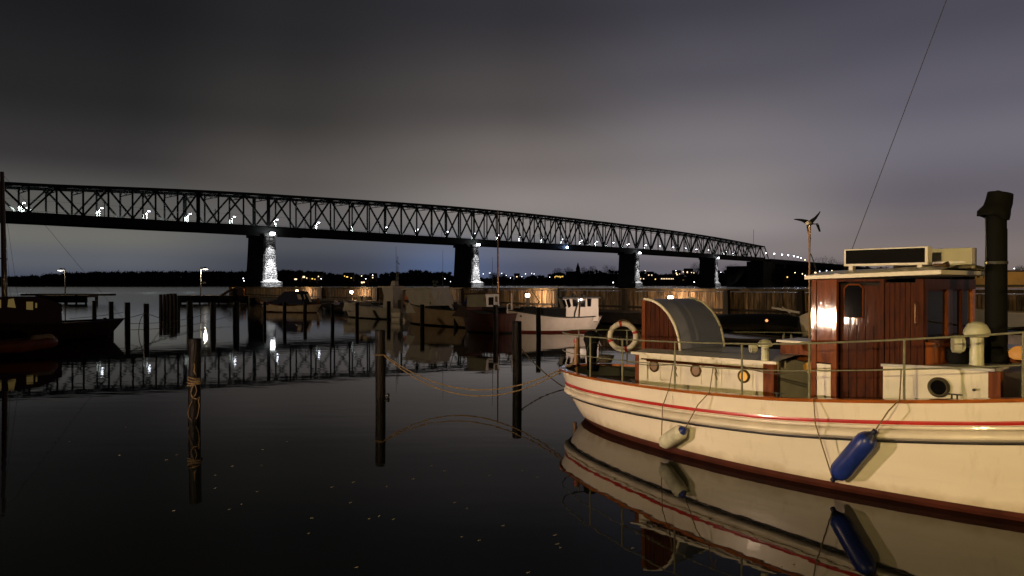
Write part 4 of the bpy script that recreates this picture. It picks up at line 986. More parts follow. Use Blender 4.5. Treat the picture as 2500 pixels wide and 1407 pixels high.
# dinghy
b = Boat('rubber_dinghy', 'orange rubber dinghy lying beside the red sailing boat', 'dinghy', (128, 31), (-60, 29))
m = M(); n = 14
ring = [(b.L / 2 * (.98 if abs(f) < 2 else 1) * math.cos(a), .75 * math.sin(a) * (1 if math.cos(a) < .4 else .85), .42 + .1 * max(0, math.cos(a))) for a in np.linspace(0, 2 * PI, 29)[:-1] for f in (0,)]
m.tube(ring, .24, 10, closed=True); put('inflated_tube', m, orange_m, b.t, smooth=True)
put('floor', M().box((-b.L / 2 + .3, -.6, .3), (b.L / 2 - .4, .6, .36)), timber, b.t)
put('bow_pad', M().axlathe([(.1, 0), (.24, .1), (.26, .8), (.15, .95)], (b.L / 2 - .9, -.45 * 1, .62), (1, .35, 0), 12), mat('pale_rubber', (.4, .3, .18), .6), b.t)

# --- G: tarpaulin covered boat behind the main boat
d = 27
b = Boat('covered_boat', 'dark boat under a black tarpaulin behind the white boat cabin', 'boat', (2010, 26), (1735, 31))
sg = 1 if (b.inv @ V(0, 0, CH)).y > 0 else -1
b.hull(2.6, 1.05, .9, .85, black_paint, black_paint, timber, cream_paint)
pts = [(1738, 770), (1745, 766), (1860, 766), (1900, 765), (1945, 768), (1956, 800), (1957, 822), (1735, 830)]
rows = []
for j in range(9):
    f = j / 8; yy = -1.05 + 2.1 * f; zf = math.sin(PI * (.12 + .76 * f)) ** .5
    row_ = []
    for px, rw in [(1736, 800), (1739, 772), (1780, 767), (1830, 766), (1880, 766), (1925, 768), (1948, 774), (1955, 795), (1957, 822)]:
        p = b.lp(px, rw, yy); p.z = .8 + (p.z - .8) * zf; row_.append(p)
    rows.append(row_)
put('tarpaulin', M().grid(rows), tarp_d, b.t, smooth=True, angle=60)
b.prof('cuddy', [(1958, 822), (1952, 772), (1975, 762), (1990, 764), (1992, 822)], -.6, .6, mat('dull_white', (.45, .40, .32), .6))
put('red_spot', M().lathe([(.02, -.05), (.06, 0), (.02, .05)], tuple(b.lp(1872, 783, 1.1 * sg)), 8), emat('red_gleam', (1, .3, .1), 2.0), b.t)  # red spot on the tarpaulin, set as a small emissive bead
for px in (1913, 1932):
    put('pulpit_hoop', M().tube([b.lp(px - 2, 834, 1.0 * sg), b.lp(px - 1, 818, 1.0 * sg), b.lp(px + 1, 818, .8 * sg), b.lp(px + 2, 834, .8 * sg)], .02, 6), boat_grey, b.t)
put('spar', M().tube([b.lp(1886, 752), b.lp(1925, 758), b.lp(1952, 764)], .05, 6), boat_grey, b.t)
put('spar', M().tube([b.lp(1910, 750), b.lp(1930, 765)], .03, 6), boat_grey, b.t)
# --- H: white boats behind the funnel
b = Boat('white_dinghy', 'low white boat with a brown stripe behind the black funnel', 'boat', (2360, 27), (2720, 22))
b.hull(2.2, 1.45, 1.4, 1.35, boat_white, black_paint, boat_brown, roof_paint)
b.prof('stripe', [(2388, 822), (2388, 829), (2560, 834), (2560, 826)], 1.12, 1.14, boat_brown) if False else None
b = Boat('grey_dinghy', 'farther pale open boat seen on both sides of the black funnel', 'boat', (2372, 36), (2620, 33))
b.hull(1.9, 1.75, 1.7, 1.62, boat_grey, black_paint, boat_white, timber)

# ================================================================== THE MAIN BOAT
u = V(.64, -.77, 0).normalized(); BA = V(5.6, 11.9, 0); BANG = math.atan2(u.y, u.x)
boat = thing('wooden_cutter', 'white wooden motor vessel with a red stripe and varnished wheelhouse moored at the right', 'boat', tuple(BA), BANG)
BI = PM[boat.name].inverted()
BO = BI @ V(0, 0, CH)
def bp(px, row, w=None, s=None, z=None):
    """pixel -> boat local point (x=s forward, y=-w to the far side) on a plane w, s or z"""
    p = BI @ W(px, row, 10.0); d_ = p - BO
    if w is not None: k = (-w - BO.y) / d_.y
    elif s is not None: k = (s - BO.x) / d_.x
    else: k = (z - BO.z) / d_.z
    return BO + d_ * k
DS = [-6.5, -6.42, -6.15, -5.6, -4.6, -3.4, -2.2, -1.1, .2, 1.5, 2.84, 4.2, 5.3, 6.15]
DW = [0.0, .36, .72, 1.05, 1.42, 1.70, 1.90, 1.98, 1.94, 1.80, 1.52, 1.08, .60, .04]
WS = [-5.85, -5.80, -5.6, -5.1, -4.2, -3.1, -2.0, -1.0, .15, 1.4, 2.65, 3.9, 4.9, 5.6]
WW = [0.0, .18, .42, .80, 1.20, 1.47, 1.62, 1.68, 1.64, 1.48, 1.20, .80, .40, .03]
NP = 90
def dpt(u_, arrs, arrw):
    k = u_ * (len(arrs) - 1); return hermite(range(len(arrs)), arrs, k), max(0, hermite(range(len(arrw)), arrw, k))
def zsheer(s): return hermite([-6.5, -5, -3.4, -1.3, .13, 2.84, 4.5, 6.2], [1.08, 1.09, 1.13, 1.21, 1.29, 1.58, 1.86, 2.22], s)
def side_pt(u_, dz=None, z=None, out=0.0):
    """point on near side (w>0) of hull at param u_, dz below the sheer or absolute z; returns local xyz with y=-w"""
    ds, dw = dpt(u_, DS, DW); ws, ww = dpt(u_, WS, WW); zt = zsheer(ds)
    zz = zt + dz if z is None else z
    if zz >= 0:
        g = min(1.0, zz / zt); 
        g = g ** .62 if g < 1 else 1
    else: g = zz * .55
    s_ = ws + (ds - ws) * g; w_ = max(0.0, ww + (dw - ww) * g)
    if zz < 0: w_ = max(0, ww * (1 + zz * .9)); s_ = ws + (0 - ws) * (-zz) * .12
    return V(s_, -w_, zz)
def out_n(u_):
    a = side_pt(max(0, u_ - .004), 0); b_ = side_pt(min(1, u_ + .004), 0); t_ = (b_ - a); t_.z = 0
    if t_.length < 1e-6: return V(-1, 0, 0)
    t_.normalize(); n_ = V(t_.y, -t_.x, 0)
    if u_ < .004: return V(-1, 0, 0)
    return n_ if n_.y < 0 else n_
US = [0.0] + [((k / NP) ** 1.25) for k in range(1, NP + 1)]
def mir(p): return V(p.x, -p.y, p.z)
def perim(fn):            # stern-centred loop from far bow round the stern to near bow
    near = [fn(u_) for u_ in US]
    return [mir(p) for p in reversed(near)] + near[1:]
levels = [('d', 0.0), ('d', -.10), ('d', -.20), ('d', -.30), ('d', -.40), ('d', -.5), ('f', .78), ('f', .62), ('f', .46), ('f', .3), ('z', .125), ('z', .06), ('z', 0.0), ('z', -.35), ('z', -.8)]
def lv_pt(u_, lv):
    k, v = lv
    if k == 'd': return side_pt(u_, dz=v)
    if k == 'z': return side_pt(u_, z=v)
    ds, _ = dpt(u_, DS, DW); zt = zsheer(ds) - .5; return side_pt(u_, z=.125 + (zt - .125) * v / .9)
rows = [perim(lambda q, lv=lv: lv_pt(q, lv)) for lv in levels]
m = M()
for i in range(len(rows) - 1):
    m.cur = 1 if i >= 10 else 0
    n = len(rows[0]); 
    for j in range(n - 1): m.add([rows[i][j], rows[i][j + 1], rows[i + 1][j + 1], rows[i + 1][j]], [(0, 1, 2, 3)])
hull = put('hull', m, [white_paint, bottom_paint], boat, smooth=True, angle=60)
# inner bulwark and deck
inn = lambda q, dz, off: (lambda p, n_: V(p.x - n_.x * off, min(0, p.y - n_.y * off), p.z))(side_pt(q, dz=dz), out_n(q))
rows = [perim(lambda q: inn(q, -.01, .06)), perim(lambda q: inn(q, -.24, .07))]
put('bulwark', M().grid(rows), dark_metal, boat, smooth=True, angle=60)
m = M(); near = [inn(q, -.24, .07) for q in US]
m.grid([near, [mir(p) for p in near]]); put('deck', m, mat('teak_deck', (.10, .07, .045), .7, noise=.4, nscale=4, stretch=(.3, 6, 1), bump=.2), boat)
def sweep(prof, mt, name, parent=boat, ua=0.0, smooth=True, fn=None):
    """prof: (out, dz) closed section swept round the whole hull side"""
    rings = []
    def f(q):
        p = side_pt(q, dz=fn) if fn is not None else side_pt(q, dz=0); n_ = out_n(q); return p, n_
    near = [f(q) for q in US]
    seq = [(mir(p), mir(n_)) for p, n_ in reversed(near)] + near[1:]
    seq[len(US) - 1] = (seq[len(US) - 1][0], V(-1, 0, 0))
    m = M(); rows = []
    for p, n_ in seq: rows.append([p + n_ * o + V(0, 0, z) for o, z in prof])
    k = len(prof); vs = [q for r_ in rows for q in r_]; fs = []
    for i in range(len(rows) - 1):
        for j in range(k): fs.append((i * k + j, i * k + (j + 1) % k, (i + 1) * k + (j + 1) % k, (i + 1) * k + j))
    m.add(vs, fs); return put(name, m, mt, parent, smooth=smooth, angle=40)
sweep([(-.09, .03), (.045, .03), (.06, .015), (.045, -.015), (.02, -.02), (-.09, -.02)], varnish_r, 'cap_rail', fn=0)
sweep([(-.002, .027), (.022, .025), (.026, 0), (.022, -.025), (-.002, -.027)], red_paint, 'red_stripe', hull, fn=-.285)
sweep([(0, .075), (.05, .07), (.095, .04), (.115, 0), (.11, -.03), (.075, -.06), (0, -.065)], cream_paint, 'rubbing_strake', fn=-.45)
sweep([(0, .03), (.045, .025), (.05, .0), (.04, -.015), (0, -.02)], cream_paint, 'upper_moulding', hull, fn=-.352)
sweep([(0, .014), (.05, .012), (.055, 0), (.05, -.014), (0, -.016)], black_paint, 'black_strake', hull, fn=-.545)

# --- aft trunk cabin
s0, s1, wc = -3.62, -.76, 1.10
zc0, zc1 = 1.655, 1.71
def zc(s): return zc0 + (zc1 - zc0) * (s - s0) / (s1 - s0)
ac = put('aft_cabin', M().add([(s0, -wc, .9), (s1, -wc, .9), (s1, wc, .9), (s0, wc, .9), (s0, -wc, zc(s0)), (s1, -wc, zc(s1)), (s1, wc, zc(s1)), (s0, wc, zc(s0))],
    [(0, 3, 2, 1), (4, 5, 6, 7), (0, 1, 5, 4), (1, 2, 6, 5), (2, 3, 7, 6), (3, 0, 4, 7)]), cabin_paint, boat)
rows = []
for j in range(9):
    w_ = -wc - .06 + (2 * wc + .12) * j / 8; cam_ = .09 * (1 - (w_ / (wc + .06)) ** 2)
    rows.append([(s0 - .08, w_, zc(s0) + .01 + cam_), (s1 + .1, w_, zc(s1) + .01 + cam_)])
m = M().grid(rows); edge = M()
put('cabin_roof', m, roof_paint, ac, smooth=True)
em = M(); em.box((s0 - .1, -wc - .07, 0), (s1 + .12, -wc - .002, .045)); em.v = [(x, y, z + zc(x) - .02) for x, y, z in em.v]
put('roof_edge', em, cabin_paint, ac)
for s_, mt in ((s0, varnish), (s1, varnish)):
    put('corner_post', M().box((s_ - .035, -wc - .015, .9), (s_ + .05, -wc + .1, zc(s_) - .021)), mt, ac)
p = bp(1884, 930, w=wc + .02); q = bp(1908, 930, w=wc + .02)
put('corner_board', M().box((s1 - .14, -wc - .022, .9), (s1 + .052, -wc - .016, zc(s1) - .03)), varnish, ac)
for k, px in enumerate((1612, 1662, 1712, 1762, 1838, 1868)):
    x_ = bp(px, 920, w=wc).x
    put('panel_batten', M().box((x_ - .008, -wc - .012, .95), (x_ + .008, -wc - .002, zc(x_) - .03)), cabin_paint, ac)
def porthole(px, row, rpx, w, glass, parent, rim=brass, lab=None):
    c = bp(px, row, w=w); d_ = (PM[boat.name] @ c).y; R = rpx / F * d_ * 1.12
    ph = put('porthole', M().axlathe([(R, -.01), (R, .025), (R * .86, .04), (R * .72, .03), (R * .72, .0)], c, (0, -1, 0), 28), rim, parent, smooth=True, label=lab)
    put('glass', M().axlathe([(R * .73, 0), (R * .73, .014)], c, (0, -1, 0), 24), glass, ph)
    m = M(); m.tube([c + V(R * .9 * math.cos(a), -.045, R * .9 * math.sin(a)) for a in np.linspace(.2 * PI, .8 * PI, 9)], .012, 6)
porthole(1598, 894, 13, wc, port_dim, ac); porthole(1700, 905, 14, wc, port_dim, ac); porthole(1817, 919, 14.5, wc, port_glow, ac, lab='porthole glowing bright orange')
put('grab_rail', M().tube([bp(1580, 880, w=wc + .06), bp(1700, 889, w=wc + .06), bp(1872, 903, w=wc + .06)], .022, 8), varnish_d, ac, smooth=True)
for px, rw in ((1600, 882), (1660, 886), (1720, 891), (1790, 897), (1840, 901)):
    c = bp(px, rw, w=wc); put('rail_bracket', M().box((c.x - .015, -wc - .07, c.z - .02), (c.x + .015, -wc, c.z + .02)), brass, ac)
# --- companionway hood (quarter drum)
hs0, hs1, hw_ = -3.76, -2.88, .72; hz0 = 1.67
zt_ = 2.70
def arc(k, n=16, r=0.0):
    a = PI / 2 * k / n; return (hs0 + (hs1 - hs0 + r) * math.sin(a), hz0 + (zt_ - hz0 + r) * math.cos(a))
hood = put('companionway_hood', M().grid([[(arc(k)[0], y, arc(k)[1]) for y in (-hw_, -.3, .3, hw_)] for k in range(17)]), grey_paint, boat, smooth=True, angle=60)
for sg in (-1, 1):
    poly = [(hs0, sg * (hw_ - .03), hz0 - .1)] + [(arc(k, r=-.02)[0], sg * (hw_ - .03), arc(k, r=-.02)[1]) for k in range(17)] + [(arc(16, r=-.02)[0], sg * (hw_ - .03), hz0 - .1)]
    put('hood_side_panel', M().prism(poly, (0, -sg * .03, 0)), varnish_d, hood)
    m = M(); m.tube([(arc(k, r=.0)[0], sg * hw_, arc(k, r=.0)[1]) for k in range(17)], .028, 8); put('hood_trim', m, cabin_paint, hood, smooth=True)
    for x_ in np.arange(hs0 + .1, hs1 - .05, .11):
        zz = hz0 + (zt_ - hz0) * math.sqrt(max(0, 1 - ((x_ - hs0) / (hs1 - hs0)) ** 2))
        put('side_board', M().box((x_ - .05, sg * (hw_ - .028), hz0), (x_ + .048, sg * (hw_ - .012), zz - .05)), varnish_d, hood)
put('hood_post', M().box((hs0 - .05, -hw_ - .01, hz0 - .3), (hs0 + .03, -hw_ + .06, zt_ - .02)), varnish, hood)
put('hood_post', M().box((hs0 - .05, hw_ - .06, hz0 - .3), (hs0 + .03, hw_ + .01, zt_ - .02)), varnish, hood)
# --- mushroom vent + skylight on the aft cabin
def dorade(c, r, h, parent, name='cowl_vent', split=False):
    v = put(name, M().lathe([(r * .8, 0), (r * .75, h * .06), (r * .72, h * .7), (r * .72, h * .72)], tuple(c), 20), vent_m, parent, smooth=True)
    put('dome', M().lathe([(r * .5, h * .62), (r * 1.25, h * .66), (r * 1.42, h * .72), (r * 1.35, h * .8), (r * 1.0, h * .93), (r * .5, h * .99), (.005, h)], tuple(c), 24), vent_m, v, smooth=True)
    return v
c = bp(1868, 882, z=1.74); dorade(c, .085, .36, boat)
put('mouth', M().axlathe([(.07, 0), (.085, .04), (.075, .1)], c + V(-.16, -.0, .2), (-.6, -.8, 0), 16), vent_m, boat, smooth=True)
sk = put('skylight', M().box((-1.05, -.32, 1.7), (-.45, .36, 1.99)), varnish, boat)
put('skylight_lid', M().box((-1.1, -.37, 1.992), (-.4, .41, 2.03)), cabin_paint, sk)
sb = put('deck_box', M().box((-.64, -.9, .95), (-.12, -.1, 1.05)), cabin_paint, boat)
put('yellow_reel', M().axlathe([(.09, 0), (.09, .02), (.05, .02), (.05, .14), (.09, .14), (.09, .16)], V(-.42, -.55, 1.62), (0, 1, 0), 16), mat('yellow_plastic', (.55, .28, .03), .5), boat, smooth=True)

# --- wheelhouse
ww_, ws0, ws1 = 1.0, -.10, 1.50; zb_, zr0, zr1 = .95, 3.08, 3.13
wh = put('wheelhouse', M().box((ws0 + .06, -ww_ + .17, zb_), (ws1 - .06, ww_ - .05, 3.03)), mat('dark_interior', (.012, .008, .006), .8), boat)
def wpan(px0, px1, r0, r1, mt, name='side_panel', out=.0, th=.045, zlo=None, zhi=None):
    a = bp(px0, r1, w=ww_); b_ = bp(px1, r0, w=ww_)
    z0_ = a.z if zlo is None else zlo; z1_ = b_.z if zhi is None else zhi
    return put(name, M().box((a.x, -ww_ - out, z0_), (b_.x, -ww_ - out + th, z1_)), mt, wh, bevel=.004)
xs = lambda px: bp(px, 850, w=ww_).x
def sp(name, x0, x1, z0, z1, mt, out=0.0, th=.045, lab=None): return put(name, M().box((x0, -ww_ - out, z0), (x1, -ww_ - out + th, z1)), mt, wh, bevel=.005, label=lab)
Z = lambda row, px=2000: bp(px, row, w=ww_).z
sp('corner_post', xs(1982), xs(1994), zb_, 3.075, varnish, .02, .09)
sp('side_panel', xs(1994), xs(2030), Z(885), 3.075, varnish, 0)
sp('white_panel', xs(1995), xs(2029), zb_, Z(888), cabin_paint, .004, lab='small white painted lower panel beside the door')
sp('door_post', xs(2030), xs(2044), zb_, 3.075, varnish, .02, .07)
# recessed door
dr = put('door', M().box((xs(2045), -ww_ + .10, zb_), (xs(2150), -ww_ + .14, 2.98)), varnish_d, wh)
a0, a1 = bp(2062, 850, w=ww_ - .1).x, bp(2108, 850, w=ww_ - .1).x; zw0, zw1 = bp(2080, 775, w=ww_ - .1).z, bp(2080, 695, w=ww_ - .1).z
m = M(); rr = .06
poly = [(a0, zw0), (a1, zw0), (a1, zw1 - rr), (a1 - rr, zw1), (a0 + rr, zw1), (a0, zw1 - rr)]
wd_ = put('door_window', M().prism([(x, -ww_ + .098, z) for x, z in poly], (0, -.012, 0)), glass_d, dr)
put('window_frame', M().tube([(x, -ww_ + .09, z) for x, z in poly], .014, 6, closed=True), varnish, dr)
put('door_handle', M().tube([bp(2135, 850, w=ww_ - .1) + V(0, -.02, 0), bp(2135, 850, w=ww_ - .1) + V(0, -.06, 0), bp(2135, 850, w=ww_ - .1) + V(-.09, -.06, 0)], .009, 6), brass, dr)
xk = np.linspace(xs(2046), xs(2149), 6)
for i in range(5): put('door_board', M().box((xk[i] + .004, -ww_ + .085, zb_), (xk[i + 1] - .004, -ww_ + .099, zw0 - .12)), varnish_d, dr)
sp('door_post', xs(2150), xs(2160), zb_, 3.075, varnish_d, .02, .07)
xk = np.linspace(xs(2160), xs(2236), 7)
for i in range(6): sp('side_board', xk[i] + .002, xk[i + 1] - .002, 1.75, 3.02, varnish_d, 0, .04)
sp('side_top_rail', xs(2045), xs(2160), Z(688, 2100), 3.075, varnish_d, .012, .05)
sp('corner_post', xs(2236), ws1 + .02, 1.75, 3.075, varnish_d, .02, .09)
# front: posts, sill, windows (rounded lower bow front)
def fp(name, y0, y1, z0, z1, mt, out=0.0, th=.06, par=None): return put(name, M().box((ws1 + out - th, y0, z0), (ws1 + out, y1, z1)), mt, par or wh, bevel=.004)
zsill = 2.18
for y0, y1, mt in ((-.98, -.88, varnish_d), (-.16, .05, varnish), (.42, .50, varnish_d), (.88, 1.0, varnish_r)): fp('window_post', y0, y1, zsill, 3.0, mt, .03, .08)
fp('front_top_rail', -1, 1, 2.92, 3.075, varnish_d, .035, .08)
for y0, y1 in ((-.86, -.18), (.07, .40), (.52, .86)):
    w_ = fp('front_window', y0 - .02, y1 + .02, zsill, 2.93, varnish_d, -.012, .02); fp('pane', y0, y1, zsill + .04, 2.90, glass_d, -.005, .006, w_)
rows = []
for k in range(15):
    a = -PI / 2 + PI * k / 14; x_ = ws1 + .03 + .22 * math.cos(a) ** .8 if abs(a) < PI / 2 - .01 else ws1 + .03
    y_ = math.sin(a) * .98
    rows.append([(x_, y_, 1.6), (x_, y_, zsill)])
put('rounded_front', M().grid(rows), varnish, wh, smooth=True, angle=60)
put('front_sill', M().prism([(r_[1][0] + .03, r_[1][1], zsill + .002) for r_ in rows], (0, 0, .04)), varnish_d, wh)
# roof
rows = []
for j in range(11):
    w_ = -1.14 + 2.28 * j / 10; cam_ = .10 * (1 - (w_ / 1.14) ** 2)
    rows.append([(ws0 - .06, w_, 3.125 + cam_), (.6, w_, 3.15 + cam_), (ws1 + .28, w_, 3.19 + cam_)])
rf = put('wheelhouse_roof', M().grid(rows), cabin_paint, boat, smooth=True)
rf2 = M(); rf2.add([(ws0 - .07, -1.15, 3.075), (ws1 + .29, -1.15, 3.135), (ws1 + .29, 1.15, 3.135), (ws0 - .07, 1.15, 3.075), (ws0 - .07, -1.15, 3.13), (ws1 + .29, -1.15, 3.195), (ws1 + .29, 1.15, 3.195), (ws0 - .07, 1.15, 3.13)],
    [(0, 3, 2, 1), (4, 5, 6, 7), (0, 1, 5, 4), (1, 2, 6, 5), (2, 3, 7, 6), (3, 0, 4, 7)])
put('roof_edge', rf2, cabin_paint, rf)
a = bp(2060, 653, w=.5); b_ = bp(2265, 642, w=.5); zz0, zz1 = 3.285, 3.285 + .27
rb = put('roof_box', M().box((a.x, -.5, zz0), (b_.x, -.34, zz1)), cabin_paint, rf, bevel=.006)
put('dark_panel', M().box((a.x + .035, -.508, zz0 + .035), (b_.x - .04, -.501, zz1 - .02)), black_plastic, rb)
for x_ in (a.x + .1, b_.x - .12): put('foot', M().box((x_ - .03, -.48, 3.2), (x_ + .03, -.38, zz0)), cabin_paint, rb)
a = bp(2265, 640, w=-.35); b_ = bp(2375, 640, w=-.35)
rb2 = put('roof_locker', M().box((a.x - .5, .30, 3.24), (b_.x, .52, 3.24 + .31)), cabin_paint, rf, bevel=.006)
put('roof_lamp', M().box((bp(2045, 660, w=1.05).x - .03, -1.1, 3.10), (bp(2045, 660, w=1.05).x + .05, -1.0, 3.16)), cabin_paint, rf)
# --- forward trunk cabin
f0, f1, wf = 1.0, 2.36, 1.08
fc = put('forward_cabin', M().add([(f0, -wf, .95), (f1, -wf + .06, 1.1), (f1, wf - .06, 1.1), (f0, wf, .95), (f0, -wf, 1.80), (f1, -wf + .06, 1.85), (f1, wf - .06, 1.85), (f0, wf, 1.80)],
    [(0, 3, 2, 1), (4, 5, 6, 7), (0, 1, 5, 4), (1, 2, 6, 5), (2, 3, 7, 6), (3, 0, 4, 7)]), cabin_paint, boat)
put('cabin_roof', M().add([(f0 - .02, -wf - .03, 1.803), (f1 + .04, -wf + .02, 1.853), (f1 + .04, wf - .02, 1.853), (f0 - .02, wf + .03, 1.803), (f0 - .02, -wf - .03, 1.84), (f1 + .04, -wf + .02, 1.89), (f1 + .04, wf - .02, 1.89), (f0 - .02, wf + .03, 1.84)],
    [(0, 3, 2, 1), (4, 5, 6, 7), (0, 1, 5, 4), (1, 2, 6, 5), (2, 3, 7, 6), (3, 0, 4, 7)]), roof_paint, fc)
put('corner_post', M().box((f1 - .04, -wf + .04, 1.0), (f1 + .1, -wf + .16, 1.852)), varnish, fc)
porthole(2293, 946, 22, wf - .02, glass_d, fc, mat('dull_bronze', (.10, .085, .055), .4, metal=.5), 'large dark porthole')
c = bp(2380, 952, w=wf - .03); put('drain_fitting', M().axlathe([(.018, 0), (.018, .04), (.01, .05)], c, (0, -1, 0), 10), dark_metal, fc)
# vents, winch, skylight, funnel on forward cabin
c = bp(2385, 892, z=1.89); dv = dorade(c, .115, .60, boat)
put('mouth', M().axlathe([(.1, 0), (.13, .05), (.12, .14)], c + V(-.14, -.04, .28), (-.85, -.5, 0), 18), vent_m, dv, smooth=True)
sk = put('skylight', M().box((1.75, .0, 1.89), (2.6, .8, 2.06)), varnish, boat)
put('skylight_lid', M().box((1.7, -.05, 2.062), (2.65, .85, 2.09)), cabin_paint, sk)
m = M(); c = bp(2340, 886, z=1.89)
m.lathe([(.14, 0), (.17, .05), (.17, .16), (.19, .19), (.15, .21), (.05, .22)], tuple(c), 14)
put('canvas_covered_winch', m, tarp_d, boat, smooth=True)
put('spirit_lamp', M().lathe([(.06, 0), (.11, .03), (.12, .1), (.07, .16), (.03, .18)], tuple(bp(2488, 878, z=1.98)), 14), lampshade_glow, boat, smooth=True)
c = V(2.05, .05, 1.87); R = .125
c = bp(2432, 880, s=2.15); c.z = 1.87
fn = put('funnel', M().lathe([(R * 1.5, 0), (R * 1.5, .03), (R * 1.12, .035), (R * 1.1, .4), (R * 1.05, 1.9), (R, 1.92), (R, 2.1), (R * .9, 2.12)], tuple(c), 24), funnel_m, boat, smooth=True)
put('clamp_band', M().lathe([(R * 1.09, -.02), (R * 1.14, -.02), (R * 1.14, .02), (R * 1.09, .02)], (c.x, c.y, bp(2432, 642, s=2.15).z), 24), dark_metal, fn)
put('clamp_gleam', M().lathe([(.005, -.02), (.022, 0), (.005, .02)], (c.x - R * .72, c.y - R * .85, bp(2432, 642, s=2.15).z), 8), emat('small_gleam', (1, .7, .2), .6), fn)  # gleam on the band, put in as a small emissive bead
# cowl on top: leaning hood
zt0 = bp(2432, 535, s=2.15).z; zt1 = bp(2432, 474, s=2.15).z; cw = M()
H_ = zt1 - zt0
ax = (BI.to_3x3() @ V(1, 0, 0)).normalized()
rows = []
for i, (off, r_, z_) in enumerate([(-.0, .155, -.02), (-.02, .185, .05), (-.015, .185, .12), (.02, .175, .2), (.04, .165, .28), (.055, .155, .36), (.065, .13, H_), (.065, .06, H_ + .02)]):
    rows.append([c + ax * (off + r_ * math.cos(a) * (1.25 if i < 3 and math.cos(a) < 0 else 1)) + V(0, 0, zt0 - c.z + z_ - (.10 * min(0, math.cos(a)) if i == 0 else 0) + (.03 * -math.cos(a) if i > 4 else 0)) + (ax.cross(V(0, 0, 1))) * r_ * math.sin(a) for a in np.linspace(0, 2 * PI, 25)[:-1]])
cw.grid(rows, True); cw.add(rows[-1], [tuple(range(24))])
put('funnel_cowl', cw, funnel_m, fn, smooth=True, angle=60)
put('funnel_wire', M().tube([c + ax * -.16 + V(0, 0, zt0 - c.z + .02), c + ax * -.15 + V(0, 0, zt0 - c.z - .2), c + ax * -.14 + V(0, 0, 1.5), c + ax * -.19 + V(0, 0, 1.2)], .007, 5), dark_metal, fn)
put('roof_davit', M().tube([(ws1 + .1, .9, 3.1), (ws1 + .12, .9, 3.25), (c.x, c.y + .2, 3.25), (c.x, c.y + .2, 2.0)], .02, 8), dark_metal, boat, smooth=True)
# mast (out of frame) and stay
mast = put('mast', M().tube([(3.0, 0, 1.4), (3.0, 0, 11.3)], [.09, .05], 12), mast_m, boat, smooth=True)
put('stay_wire', M().tube([(-.13, 0, 3.12), (3.0, 0, 11.35)], .0055, 5), dark_metal, mast)
# --- railing
stan = [(1438, 908, 815), (1516, 930, 822), (1645, 952, 838), (1809, 966, 845), (1973, 976, 833), (2206, 976, 826), (2500, 963, 796)]
def on_rail(px, row):      # find u_ on near side whose cap projects to px
    best = None
    for k in range(0, 1001):
        u_ = k / 1000; p = side_pt(u_, dz=.03); q = PM[boat.name] @ p; x_ = CX + F * q.x / q.y
        if p.x < -6.2 and u_ < .05: pass
        e = abs(x_ - px)
        if best is None or e < best[0]: best = (e, u_, p)
    return best[1], best[2]
tops = []; mids = []
for px, rb_, rt_ in stan:
    u_, p = on_rail(px, rb_); n_ = out_n(u_); p = p - n_ * .03
    top = V(p.x, p.y, p.z + .80)
    put('stanchion', M().tube([p, top], .017, 8), rail_m, boat, smooth=True)
    tops.append((u_, top)); mids.append((u_, V(p.x, p.y, p.z + .40)))
# carry rails round the stern and forward out of frame
def rail_path(h):
    pts = []
    for u_ in np.linspace(0.985, 0.0, 60): p = side_pt(u_, dz=.03) - out_n(u_) * .03; pts.append(V(p.x, min(-.0, p.y), p.z + h))
    return pts + [mir(p) for p in reversed(pts[:-1])]
put('top_rail', M().tube(rail_path(.80), .014, 8), rail_m, boat, smooth=True)
put('middle_rail', M().tube(rail_path(.40), .010, 8), rail_m, boat, smooth=True)
for u_ in (.80, .95, .03, .12, .22, .34, .46, .58, .70):
    p = side_pt(u_, dz=.03) - out_n(u_) * .03
    ys = [p.y] if u_ in () else ([p.y] if u_ > .78 else [])
    for y_ in ys + [-p.y]: put('stanchion', M().tube([(p.x, y_, p.z), (p.x, y_, p.z + .8)], .017, 8), rail_m, boat, smooth=True)
# slack rope along the midships gap
put('rail_rope', M().tube(catenary(mids[3][1] + V(0, .02, .05), mids[4][1] + V(0, .02, .02), .09), .009, 6), rope_d, boat, smooth=True)
put('rail_rope', M().tube(catenary(mids[1][1] + V(0, -.02, .02), mids[2][1] + V(0, -.02, .02), .06), .008, 6), rope_d, boat, smooth=True)
for px in (1545, 1900, 2330):
    u_, p = on_rail(px, 950); n_ = out_n(u_); p = p - n_ * .02; a_ = V(n_.y, -n_.x, 0)
    m = M(); m.tube([p - a_ * .09 + V(0, 0, .06), p + a_ * .09 + V(0, 0, .06)], [.010, .010], 8); m.tube([p - a_ * .03, p - a_ * .03 + V(0, 0, .06)], .012, 8); m.tube([p + a_ * .03, p + a_ * .03 + V(0, 0, .06)], .012, 8)
    put('cleat', m, dark_metal, boat, smooth=True)
put('grab_handle', M().tube([(ws1 - .07, -ww_ - .02, 2.75), (ws1 - .07, -ww_ - .07, 2.72), (ws1 - .07, -ww_ - .07, 2.45), (ws1 - .07, -ww_ - .02, 2.42)], .01, 6), brass, wh, smooth=True)
put('horn', M().axlathe([(.015, 0), (.02, .12), (.05, .2)], V(ws1 + .05, -.75, 3.27), (1, -.2, 0), 14), brass, rf, smooth=True)
